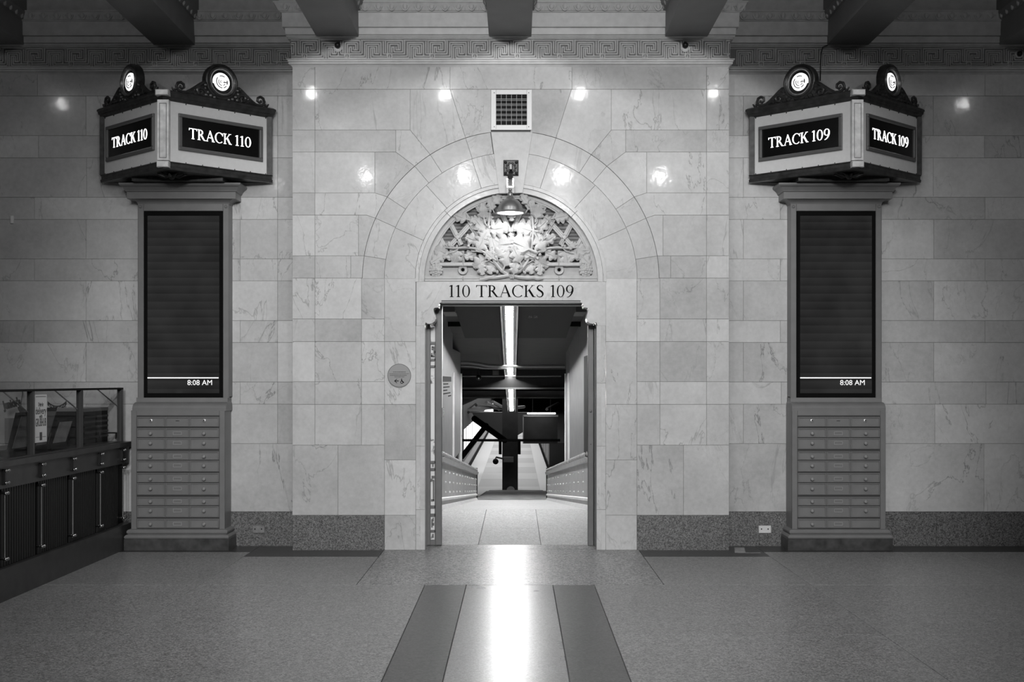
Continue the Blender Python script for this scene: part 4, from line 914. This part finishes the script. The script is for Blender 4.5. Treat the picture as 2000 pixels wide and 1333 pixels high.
def kiosk(xc, which, lean=0.0):
    left = which == 'left'
    k = thing('information_kiosk', 'tall grey kiosk with drawers %s' % ('standing next to the food counter, left of the doorway' if left else 'standing alone right of the doorway, one drawer knob missing'), 'kiosk', (xc, .1, 0), 'kiosks beside the doorway')
    steps(MB(), xc, [(.4646, -.03, 0.0), (.4646, -.03, .101), (.458, -.024, .106)], YR).build('stone_plinth', M_plinth, k)
    steps(MB(), xc, [(.462, -.027, .106), (.464, -.03, .118), (.455, -.02, .132), (.440, -.004, .140), (.436, 0.0, .142), (.446, -.01, .150), (.448, -.012, .165), (.440, -.004, .178), (.4165, .02, .186)], YR).build('base_moulding', M_kiosk, k)
    MB().box(xc - .4165, xc + .4165, .034, YR, .18, 1.24).build('cabinet', M_kiosk, k)
    zt_ = LV_(813, YF); zb = LV_(1033, YF)
    for nm, a, b, c, d in (('stile', -.4165, -.3685, .18, 1.24), ('stile', .3685, .4165, .18, 1.24), ('rail', -.3685, .3685, .18, zb - .002), ('rail', -.3685, .3685, zt_ + .002, 1.24)):
        MB().bbox(xc + a, xc + b, .02, .04, c, d, .003).build(nm, M_kiosk, k)
    MB().box(xc - .3685, xc + .3685, .030, .036, zb, zt_).build('drawer_recess', M_kiosk_dark, k)
    for i, ((ya, yb_), kn) in enumerate(zip(ROWP, KN)):
        z0_, h_ = LV_(yb_, YF), (yb_ - ya) * kk
        key = round(h_, 4)
        if key not in dm: dm[key] = drawer_me(h_)
        d_ = link('drawer', dm[key], k, Matrix.Translation((xc, .022, z0_)))
        INV[d_.name] = Matrix.Translation((-xc, -.022, -z0_))
        zk = LV_(kn, YF)
        for sx in (-.2405, .2345):
            if not left and i == 9 and sx > 0: continue
            if i == 0:
                link('lock', lock_me, d_, Matrix.Translation((xc + sx, .0225, zk))); link('keyhole', key_me, d_, Matrix.Translation((xc + sx, .0225, zk)))
            else: link('knob', knob_me, d_, Matrix.Translation((xc + sx, .0225, zk)))
        if i: link('label_holder', hold_me, d_, Matrix.Translation((xc - .005, .0235, zk)))
        else: MB().box(xc - .02, xc + .012, .0185, .0235, zk - .004, zk - .001).build('slot', M_ink, d_)
    xu = xc + (.022 if left else 0.0)
    prof_ = [(.4165, .02, 1.235), (.4175, .019, 1.262)] + [(.4165 - .03 * (1 - math.cos(R(90 * j / 5))) * .25, .02 + .085 * (1 - math.cos(R(90 * j / 5))), 1.262 + .050 * math.sin(R(90 * j / 5))) for j in range(6)] + [(.409, .108, 1.316), (.409, .108, 1.352)]
    steps(MB(), xc + (.011 if left else 0), prof_, YR).build('shoulder', M_kiosk, k, True)
    MB().box(xu - .4065, xu + .4065, .13, YR, 1.36, 3.10).build('upper_body', M_kiosk, k)
    for nm, a, b, c, d in (('stile', -.409, -.356, 1.345, 3.10), ('stile', .356, .409, 1.345, 3.10), ('rail', -.356, .356, 3.028, 3.10)):
        MB().bbox(xu + a, xu + b, .11, .135, c, d, .004).build(nm, M_kiosk, k)
    for sx in (-1, 1): MB().lathe([(.016, 0), (.016, .004), (.010, .008), (.004, .005), (0, .006)], Matrix.Translation((xu + sx * .385, .11, 3.068)) @ Mxz, 12).build('rosette', M_kiosk, k)
    steps(MB(), xu, [(.409, .11, 3.09), (.414, .105, 3.105), (.428, .09, 3.118), (.448, .07, 3.126), (.452, .066, 3.128), (.485, .045, 3.129), (.485, .045, 3.188), (.495, .035, 3.192), (.500, .03, 3.205), (.515, .015, 3.228), (.535, -.005, 3.240), (.540, -.01, 3.250), (.540, -.01, 3.262)], YR).build('cap_moulding', M_kiosk, k)
    sc = MB().bbox(xu - .355, xu + .355, .116, .135, 1.352, 3.027, .004).build('screen_bezel', M_ink, k)
    MB().box(xu - .322, xu + .322, .1145, .118, 1.392, 2.985).build('display', M_led, sc)
    MB().box(xu - .322, xu + .316, .113, .116, PZ(739.6, .11), PZ(737.4, .11)).build('screen_line', M_ledtext, sc)
    me = text_me('8:08 AM', .066, M_ledtext, .0005, 'RIGHT', 0)
    link('clock_text', me, sc, Matrix.Translation((xu + .262, .1135, PZ(752.6, .11))) @ Matrix.Rotation(R(90), 4, 'X'))
    if lean: k.rotation_euler = (0, lean, 0)
    return k
kiosk(PX(347.5, .02), 'left', 0.0); kiosk(PX(1638.5, .02), 'right')

# ================================================================== TRACK SIGNS
HW, YE, YC = .759, .19, -.507
FL = math.hypot(HW, YE - YC); ux, uy = HW / FL, (YC - YE) / FL
def track_sign(xc, txt, label):
    s_ = thing('track_sign', label, 'sign', (xc, -.1, 3.29), 'lit track signs')
    nL = Vector((-(-uy), -ux, 0)); nL = Vector((uy, -ux, 0)); nR = Vector((-uy, -ux, 0))
    def plan(e): return [(xc - HW - e / abs(uy), YE), (xc, YC - e / ux), (xc + HW + e / abs(uy), YE)]
    def loft(prof): 
        mb = MB(); mb.loft([[(x, y, z) for x, y in plan(e)] for e, z in prof]); return mb
    loft([(0, 3.36), (0, 3.885)]).build('box_body', M_signpanel, s_)
    loft([(.004, 3.878), (.012, 3.886), (.018, 3.900), (.018, 3.906), (.026, 3.910), (.030, 3.935), (.036, 3.940), (.034, 3.955), (.02, 3.966)]).build('top_cornice', M_bronze, s_)
    loft([(-.16, 3.302), (-.02, 3.296), (.012, 3.296), (.014, 3.320), (.008, 3.324), (.008, 3.350), (.016, 3.356), (.010, 3.364)]).build('base_band', M_bronze, s_)
    mb = MB(); mb.box(xc - .40, xc + .40, -.10, .2, 3.264, 3.31); mb.build('neck', M_bronze, s_)
    mb = MB()
    for k in range(7):
        a = R(180 + k * 30); mb.tube([(xc, -.26, 3.292), (xc + .06 * math.cos(a), -.26 + .05 * math.sin(a), 3.272), (xc + .13 * math.cos(a), -.26 + .09 * math.sin(a), 3.288)], [.02, .018, .006], 6)
    mb.ball((xc, -.26, 3.275), .03, 8, 6); mb.build('soffit_ornament', M_iron, s_, True)
    for sx in (-1, 1): MB().box(xc + sx * HW - .022 - sx * .006, xc + sx * HW + .022 - sx * .006, YE - .03, YE + .004, 3.36, 3.885).build('end_stile', M_bronze, s_)
    # corner post
    ph = .048
    mb = MB(); mb.prism([(0, 0)] * 0 or [(xc - ph, 3.366), (xc + ph, 3.366), (xc + ph, 3.878), (xc - ph, 3.878)], YC - .012, YC + .05); mb.build('corner_post', M_signpost, s_)
    for a, b, c, d in ((-.030, -.026, 3.39, 3.845), (.026, .030, 3.39, 3.845), (-.030, .030, 3.386, 3.390), (-.030, .030, 3.845, 3.849)): MB().box(xc + a, xc + b, YC - .016, YC - .010, c, d).build('post_bead', M_signframe, s_)
    MB().bbox(xc - .056, xc + .056, YC - .052, YC + .04, 3.908, 3.958, .006).build('post_cap', M_signpost, s_)
    MB().bbox(xc - .050, xc + .050, YC - .030, YC + .04, 3.306, 3.358, .005).build('post_foot', M_signpost, s_)
    for fi in (0, 1):
        if fi == 0: O = Vector((xc - HW, YE, 0)); U = Vector((ux, uy, 0)); Nn = Vector((uy, -ux, 0)); um = FL * (1 - .523)
        else: O = Vector((xc, YC, 0)); U = Vector((ux, -uy, 0)); Nn = Vector((-uy, -ux, 0)); um = FL * .523
        Mf = Matrix(((U.x, -Nn.x, 0, O.x), (U.y, -Nn.y, 0, O.y), (0, 0, 1, 0), (0, 0, 0, 1)))    # local x along face, local -y outwards
        h = .405; zb, zt_ = 3.472, 3.784; fw = .030
        mb = MB()
        mb.bbox(um - h, um + h, -.022, .0, zt_ - fw, zt_, .005, Mf); mb.bbox(um - h, um + h, -.022, .0, zb, zb + fw, .005, Mf)
        mb.bbox(um - h, um - h + fw, -.022, 0, zb + fw, zt_ - fw, .005, Mf); mb.bbox(um + h - fw, um + h, -.022, 0, zb + fw, zt_ - fw, .005, Mf)
        mb.build('screen_frame', M_signframe, s_)
        scn = MB().box(um - h + fw, um + h - fw, -.006, .0, zb + fw, zt_ - fw, Mf).build('screen', M_black, s_)
        me = serif_mesh('lit_lettering', txt, .600, .090, M_lit, -.003, 0)
        link('lit_lettering', me, scn, Mf @ Matrix.Translation((um - .008, -.0065, 3.628)))
        mb = MB()
        for k in range(7):
            mb.ball(Mf @ Vector((.05 + k * (FL - .1) / 6, -.002, 3.872)), .006, 6, 4); mb.ball(Mf @ Vector((.05 + k * (FL - .1) / 6, -.002, 3.370)), .005, 6, 4)
        mb.build('rivet_row', M_bronze, s_)
        # crest
        zc_ = 4.120; cy = -.012
        Mc = Mf @ Matrix.Translation((um, cy, zc_)) @ Matrix.Rotation(R(90), 4, 'X')
        mb = MB()
        mb.lathe([(.100, -.06), (.158, -.06), (.160, -.02), (.154, .004), (.142, .010), (.132, .006), (.128, .0), (.100, -.01), (.100, -.06)], Mc, 36, False)
        cr = mb.build('crest_ring', M_bronze, s_, True)
        MB().lathe([(.104, -.01), (.132, -.004), (.132, .010), (.126, .020), (.118, .022), (.110, .016), (.104, .004), (.104, -.01)], Mc, 36, False).build('ring_bead', M_bronze_hi, cr, True)
        MB().lathe([(.100, -.03), (.100, -.018), (.0, -.018)], Mc, 30).build('dark_well', M_blackmat, cr)
        MB().lathe([(.080, -.018), (.080, -.006), (.070, .0), (.0, .002)], Mc, 30).build('lit_disc', M_disc, cr)
        mb = MB()
        def ar(r0, r1, a0, a1):
            n = 18
            for q in range(n):
                aa, bb = R(a0 + (a1 - a0) * q / n), R(a0 + (a1 - a0) * (q + 1) / n)
                mb.loft([[(r_ * math.cos(t_), r_ * math.sin(t_), zz) for r_, t_ in ((r1, aa), (r1, bb), (r0, bb), (r0, aa))] for zz in (.0, .0035)], True, False, Mc)
        ar(.049, .0555, 60, 115); ar(.049, .0555, 140, 275); ar(.049, .0555, 290, 325); ar(.049, .0555, -20, 22)
        ar(.029, .0345, 150, 270); ar(.029, .0345, 295, 340); ar(.011, .0160, 120, 240)
        for a, b, c, d in ((.016, .052, -.003, .003), (.046, .052, -.010, .018), (.026, .031, -.006, .008), (.014, .02, -.007, .004)): mb.box(a, b, c, d, .0, .0035, Mc)
        mb.build('monogram', M_ink, cr)
        zb_ = 3.962
        mb = MB()
        for sx in (-1, 1):
            T_ = lambda u, v: Mf @ Vector((um + sx * u, cy + .004, zb_ + v))
            mb.tube([T_(.145, .125), (T_(.165, .128)), T_(.20, .105), T_(.245, .07), T_(.29, .038), T_(.335, .014), T_(.375, .010), T_(.408, .020), T_(.425, .050), T_(.412, .080), T_(.384, .090), T_(.358, .076), T_(.354, .050), T_(.374, .036), T_(.392, .048), T_(.386, .062)], [.012, .015, .016, .016, .015, .013, .013, .013, .013, .013, .013, .012, .012, .011, .012, .010], 8)
            mb.tube([T_(.14, .03), T_(.175, .07), T_(.215, .075), T_(.235, .05), T_(.22, .022), T_(.195, .02), T_(.185, .04), T_(.20, .052)], [.018, .018, .017, .016, .015, .014, .013, .014], 8)
            mb.tube([T_(.245, .012), T_(.27, .028), T_(.30, .018), T_(.33, .004)], [.014, .015, .012, .008], 7)
            mb.tube([T_(.43, .010), T_(.455, .018), T_(.468, .036)], [.012, .010, .006], 6)
            for u, v, r_ in ((.155, .105, .022), (.16, .075, .02), (.135, .045, .024), (.15, .02, .022), (.26, .045, .014), (.105, .022, .024), (.07, .012, .022), (.178, .12, .016), (.43, .03, .010)): mb.ball(T_(u, v), r_, 7, 5)
            poly = [(0.0, 0.0), (.36, 0.0), (.33, .012), (.29, .032), (.245, .064), (.20, .098), (.15, .125), (.10, .14), (0, .14)]
            mb.loft([[Mf @ Vector((um + sx * u, yy, zb_ - .004 + v)) for u, v in poly] for yy in (cy + .03, cy + .004)])
        mb.build('crest_scrolls', M_bronze, s_, True)
    MB().box(xc - .01, xc + .01, YC + .2, YC + .22, 3.96, 3.97).build('roof_stud', M_bronze, s_)
    return s_
track_sign(-2.984, 'TRACK 110', 'two-faced lit sign box reading TRACK 110 on the kiosk beside the food counter')
track_sign(2.878, 'TRACK 109', 'two-faced lit sign box reading TRACK 109 above the kiosk right of the doorway')

# ================================================================== SMALL FIXTURES
for px_, lb, mt in ((505.5, 'tarnished outlet plate with two holes low on the granite, left of the doorway', mk('tarnished_plate', .20, .4, var=.2, scale=30)), (1493.5, 'bright steel outlet plate with two holes low on the granite, right of the doorway', mk('bright_plate', .66, .35))):
    o = thing('outlet_plate', lb, 'outlet', P(px_, 1034, YR), 'outlets low on the granite'); c = P(px_, 1034.5, YR - .004)
    MB().bbox(c.x - .056, c.x + .056, c.y - .014, c.y, c.z - .034, c.z + .034, .004).build('plate', mt, o)
    for sx in (-.032, .028): MB().lathe([(.006, .0), (.006, .0155), (.0, .0155)], Matrix.Translation((c.x + sx, c.y, c.z + .004)) @ Mxz, 10).build('socket_hole', M_ink, o)
for px_, lb in ((660, 'dark ball socket with a pale ring on the frieze under the left beam'), (1338, 'dark ball socket with a pale ring on the frieze under the right beam')):
    o = thing('frieze_socket', lb, 'fixture', P(px_, 92, -.02), 'ball sockets on the frieze'); c = P(px_, 94, -.02)
    MB().lathe([(.038, -.02), (.038, .008), (.030, .012), (.024, .006)], Matrix.Translation(c) @ Mxz, 16).build('ring', M_plaster, o, True)
    MB().ball(c + Vector((0, -.02, .02)), .028, 10, 7).build('ball', M_iron, o, True)
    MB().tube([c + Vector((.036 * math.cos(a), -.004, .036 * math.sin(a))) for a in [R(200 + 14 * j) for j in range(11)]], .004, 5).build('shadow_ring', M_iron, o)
o = thing('frieze_socket', 'dark ball socket with a pale ring at the far right of the frieze', 'fixture', P(1990, 106, YR), 'ball sockets on the frieze'); c = P(1990, 106, YR - .03)
MB().lathe([(.038, -.02), (.038, .008), (.030, .012), (.024, .006)], Matrix.Translation(c) @ Mxz, 16).build('ring', M_plaster_side, o, True); MB().ball(c + Vector((0, -.02, .0)), .024, 10, 7).build('ball', M_iron, o, True)
tag(MB().tube([P(1617, 88, YR - .06), P(1607, 92, YR - .05), P(1604, 104, YR - .03), P(1603, 120, YR - .04), P(1602.5, 138, YR - .05), P(1602, 158, YR - .01)], .005, 6).build('hanging_cable', M_iron), 'thin dark cable running down the frieze behind the TRACK 109 sign', 'cable')
o = tag(MB().bbox(PX(21, YR), PX(27, YR), YR - .012, YR, PZ(437, YR), PZ(422, YR), .003).build('wall_tag', M_white), 'tiny white tag on the marble at the far left', 'tag')

# ================================================================== FOOD COUNTER (left)
ct = thing('food_counter', 'dark wooden food counter with ribbed black panels along the left side', 'counter', (-3.8, -2, 0))
X0 = -3.505; YA, YB = -3.6, .19
def cb(nm, x0, x1, y0, y1, z0, z1, mt, par=None): return MB().box(x0, x1, y0, y1, z0, z1).build(nm, mt, par or ct)
cb('kick_board', -4.3, X0 + .02, YA, YB, 0, .222, M_woodtop); cb('carcass', -4.3, X0 - .06, YA, YB, .2, .93, M_blackmat)
cb('apron', X0 - .08, X0, YA, YB, .765, .915, M_woodtop); cb('worktop', -4.35, X0 + .025, YA, YB + .05, .915, .955, M_woodtop)
RODS = [-3.65, -3.03, -2.42, -1.80, -1.19, -.575, -.01]
mb = MB()
for a, b in zip(RODS, RODS[1:]):
    p_ = MB(); n = 14
    for k in range(n):
        y0_ = a + .02 + (b - a - .04) * k / n; p_.box(X0 - .05, X0 - .022, y0_ + .006, y0_ + (b - a - .04) / n - .006, .225, .76)
    p_.box(X0 - .06, X0 - .04, a + .01, b - .01, .222, .762); p_.build('ribbed_panel', M_rib, ct)
for y in RODS[1:]:
    rd = MB().cyl((X0 + .012, y, .27), (X0 + .012, y, .745), .0065, n=8).build('rail_rod', mk('rod_steel', .35, .25, metal=.9), ct, True)
    for z in (.285, .735):
        MB().cyl((X0 - .03, y + .02, z), (X0 + .022, y + .02, z), .010, n=8).ball((X0 + .024, y + .02, z), .014, 8, 5).ball((X0 + .024, y - .012, z), .013, 8, 5).build('bracket', M_brass, rd, True)
    hd = MB().bbox(X0 - .012, X0 + .018, y - .012, y + .012, .79, .90, .004).build('handle_bar', M_iron, ct)
    for z in (.805, .888): MB().cyl((X0 - .0, y + .03, z), (X0 + .022, y + .03, z), .008, n=8).ball((X0 + .026, y + .03, z), .013, 8, 5).ball((X0 + .026, y - .01, z), .012, 8, 5).build('bracket', M_brass, hd, True)
gd = thing('glass_guard', 'clear glass sneeze guard with steel posts standing on the dark counter', 'guard', (-3.56, -1.5, .955))
XG = -3.555
PY = [-2.38, -1.085, .085]
PYS = [-3.55, (3.555 * F / (CX - 60)) - D0, (3.555 * F / (CX - 155.5)) - D0, (3.555 * F / (CX - 234.5)) - D0]
for y in PYS: MB().bbox(XG - .022, XG + .022, y - .02, y + .02, .955, 1.425, .006).build('post', M_steeldk, gd)
MB().box(XG - .02, XG + .02, YA, PYS[-1] + .03, 1.425, 1.442).build('top_rail', M_blackmat, gd)
MB().box(XG - .02, XG + .02, YA, PYS[-1] + .03, .955, .962).build('foot_rail', M_steeldk, gd)
for a, b in zip(PYS, PYS[1:]):
    MB().box(XG - .004, XG + .004, a + .025, b - .025, .965, 1.424).build('glass_pane', M_glass, gd)
    MB().tube([(XG - .01, b - .02, 1.27), (XG - .20, b - .02, 1.43)], .006, 6).build('brace', M_steeldk, gd)
MB().box(XG - .30, XG - .02, YA, PYS[-1], 1.428, 1.436).build('glass_shelf', M_glass, gd)
# delivery card on the glass
cd = thing('delivery_card', 'white GRUBHUB delivery card fixed to the glass guard beside its post', 'sign', (XG, -2, 1.2))
Ya, Yb = (3.545 * F / (CX - 67)) - D0, (3.545 * F / (CX - 91)) - D0
xk = XG + .012
MB().box(xk - .004, xk, Ya, Yb, 1.045, 1.40).build('card', M_paper, cd)
Mt = Matrix.Translation((xk + .0005, (Ya + Yb) / 2, 0)) @ Matrix(((0, 0, 1, 0), (1, 0, 0, 0), (0, 1, 0, 0), (0, 0, 0, 1)))
wd = Yb - Ya
for s_, sz, z, wfit in (('Order for', .045, 1.312, .42), ('delivery', .075, 1.255, .86), ('with', .04, 1.225, .24), ('GRUBHUB', .085, 1.165, .86)):
    me = text_me(s_, sz, mk('card_ink_' + s_[:3].lower(), .03, .5), .0003, 'CENTER', .0006)
    xs = [v.co.x for v in me.vertices]; f_ = wd * wfit / (max(xs) - min(xs))
    link('printed_word', me, cd, Mt @ Matrix.Translation((0, z, 0)) @ Matrix.Diagonal((f_, 1, 1, 1)))
M_cm = mk('card_mark', .06, .5); ym = (Ya + Yb) / 2
for y0_, y1_, z0_, z1_ in ((Ya + .02, Yb - .02, 1.383, 1.387), (Ya + .02, ym - .03, 1.083, 1.086), (ym + .03, Yb - .02, 1.083, 1.086), (ym - .022, ym + .022, 1.06, 1.12)): MB().box(xk, xk + .001, y0_, y1_, z0_, z1_).build('printed_mark', M_cm, cd)
# tilted screens behind the glass
def tilt_screen(nm, lab, xq, ya, yb, za, zb, back, frame=.03, mat=None):
    t_ = thing(nm, lab, 'screen', (xq, (ya + yb) / 2, .955))
    # lower edge at (ya..yb, za); the top leans away along +Y
    def quad(x, i=0.0):
        return [(x, ya + i, za + i), (x, yb - i, za + i), (x, yb + back - i, zb - i), (x, ya + back + i, zb - i)]
    MB().loft([[(x, y, z) for x, y, z in quad(xq - .03)], [(x, y, z) for x, y, z in quad(xq)]]).build('housing', M_blackmat, t_)
    MB().loft([[(x, y, z) for x, y, z in quad(xq, frame)], [(x, y, z) for x, y, z in quad(xq + .004, frame)]]).build('panel', mat or mk('screen_face', .10, .2), t_)
    MB().box(xq - .12, xq + .0, ya, yb, .955, za + .01).build('foot', M_blackmat, t_)
    return t_
def at(px, py, X_): d = X_ * F / (px - CX); return (d - D0, EYE + (CY - py) * d / F)
xs_ = -3.64
for (nm, lab, p0, p1, pt0, mt) in (('tilted_screen', 'dark tilted screen on the counter, at far left before its post', (20, 880), (54, 876), (46, 806), None),
                          ('tilted_screen', 'tall dark tilted screen on the counter, half behind the white card', (66, 874), (92, 868), (112, 796), None),
                          ('tilted_screen', 'smaller tilted screen with a pale face on the counter, between the posts', (100, 874), (130, 870), (143, 816), mk('screen_face_pale', .22, .25, var=.2, scale=8))):
    (ya, za), (yb, zb) = at(*p0, xs_), at(*p1, xs_); (yt, zt_) = at(*pt0, xs_)
    bk = (yt - yb) if lab.find('far left') < 0 else .16
    tilt_screen(nm, lab, xs_, ya, yb, .985, zt_, bk, .028, mt)
bx_ = thing('menu_cabinet', 'dark slatted box with a grey top edge at the wall end of the counter', 'box', (-3.75, 0, .955))
(ya, z_), (yb, z2) = at(163, 805, -3.72), at(214, 800, -3.72)
MB().box(-4.0, -3.72, ya, yb, .955, 1.24).build('body', M_blackmat, bx_); MB().box(-4.0, -3.715, ya, yb + .01, 1.235, 1.265).build('top_edge', mk('cabinet_edge', .22, .4), bx_); MB().box(-3.99, -3.712, yb - .04, yb, .955, 1.26).build('side_edge', mk('cabinet_side', .07, .4), bx_)
for k in range(5): MB().box(-3.722, -3.714, ya + .02, yb - .05, 1.0 + k * .045, 1.018 + k * .045).build('slat', mk('cabinet_slat', .03, .5) if k == 0 else bpy.data.materials['cabinet_slat'], bx_)
wr = [at(195, 855, -3.62), at(195, 846, -3.62), at(227, 846, -3.62), at(226, 858, -3.62)]
tag(MB().tube([(-3.62, y, z) for y, z in wr], .008, 6).build('wire_stand', M_iron), 'small bent dark wire stand on the counter before the slatted box', 'stand')
# signs on the wall behind the counter
M_logo = mk('logo_dark', .035, .5)
lg = thing('script_sign', 'dark script lettering sign reading Junior\'s at far left above the counter', 'sign', P(25, 792, YR - .2))
me = text_me('Junior\'s', .10, M_logo, .004, 'CENTER', .006); xs = [v.co.x for v in me.vertices]; f_ = .165 / (max(xs) - min(xs))
link('script_letters', me, lg, Matrix.Translation(P(25, 795.5, YR - .2)) @ Matrix.Rotation(R(-14), 4, 'Y') @ Matrix.Rotation(R(90), 4, 'X') @ Matrix.Diagonal((f_, 1, 1, 1)))
MB().prism([(PX(a, .05), PZ(b, .05)) for a, b in ((34, 796), (40, 793), (46, 804), (52, 806), (52, 812), (41, 814))], .05, .08).build('sign_bracket', M_logo, lg)
MB().tube([P(40, 796, .065), P(44, 770, .2), P(44, 762, YR)], .004, 5).build('hanger', M_steeldk, lg)
rb = thing('ribbon_sign', 'round hanging sign with a dark waved ribbon above the counter', 'sign', P(112, 795, YR - .2))
Yq = .05
MB().prism([(PX(114 + 15 * math.cos(R(a)), Yq), PZ(800 - 15 * math.sin(R(a)), Yq)) for a in range(150, 391, 12)], Yq, Yq + .02).build('disc', mk('sign_disc', .32, .5), rb)
mb = MB()
for k in range(10):
    a, b = 93 + k * 3.7, 93 + (k + 1) * 3.7; f1, f2 = [784 + 9 * (1 - ((u - 111) / 18) ** 2) for u in (a, b)]
    mb.loft([[P(a, f1, Yq - .006), P(b, f2, Yq - .006), P(b, f2 + 8, Yq - .006), P(a, f1 + 8, Yq - .006)], [P(a, f1, Yq - .012), P(b, f2, Yq - .012), P(b, f2 + 8, Yq - .012), P(a, f1 + 8, Yq - .012)]])
mb.build('ribbon', M_logo, rb)
MB().tube([P(96 + k * 1.6, 788.5 + 9 * (1 - ((96 + k * 1.6 - 111) / 18) ** 2) + 1.6 * math.sin(k * 1.5), Yq - .014) for k in range(20)], .0035, 5).build('ribbon_wave', mk('ribbon_wave', .4, .5), rb)
wp = tag(MB().box(PX(12, YR), PX(52, YR), YR - .03, YR, PZ(866, YR), PZ(817, YR)).build('wall_panel', mk('satin_panel', .22, .2)), 'satin grey panel on the wall behind the tilted screen at far left', 'panel')
tag(MB().box(PX(112, YR), PX(158, YR), YR - .03, YR, PZ(870, YR), PZ(808, YR)).build('wall_panel', mk('bright_panel', .5, .2, metal=.6)), 'bright metal panel on the wall between the two guard posts', 'panel')
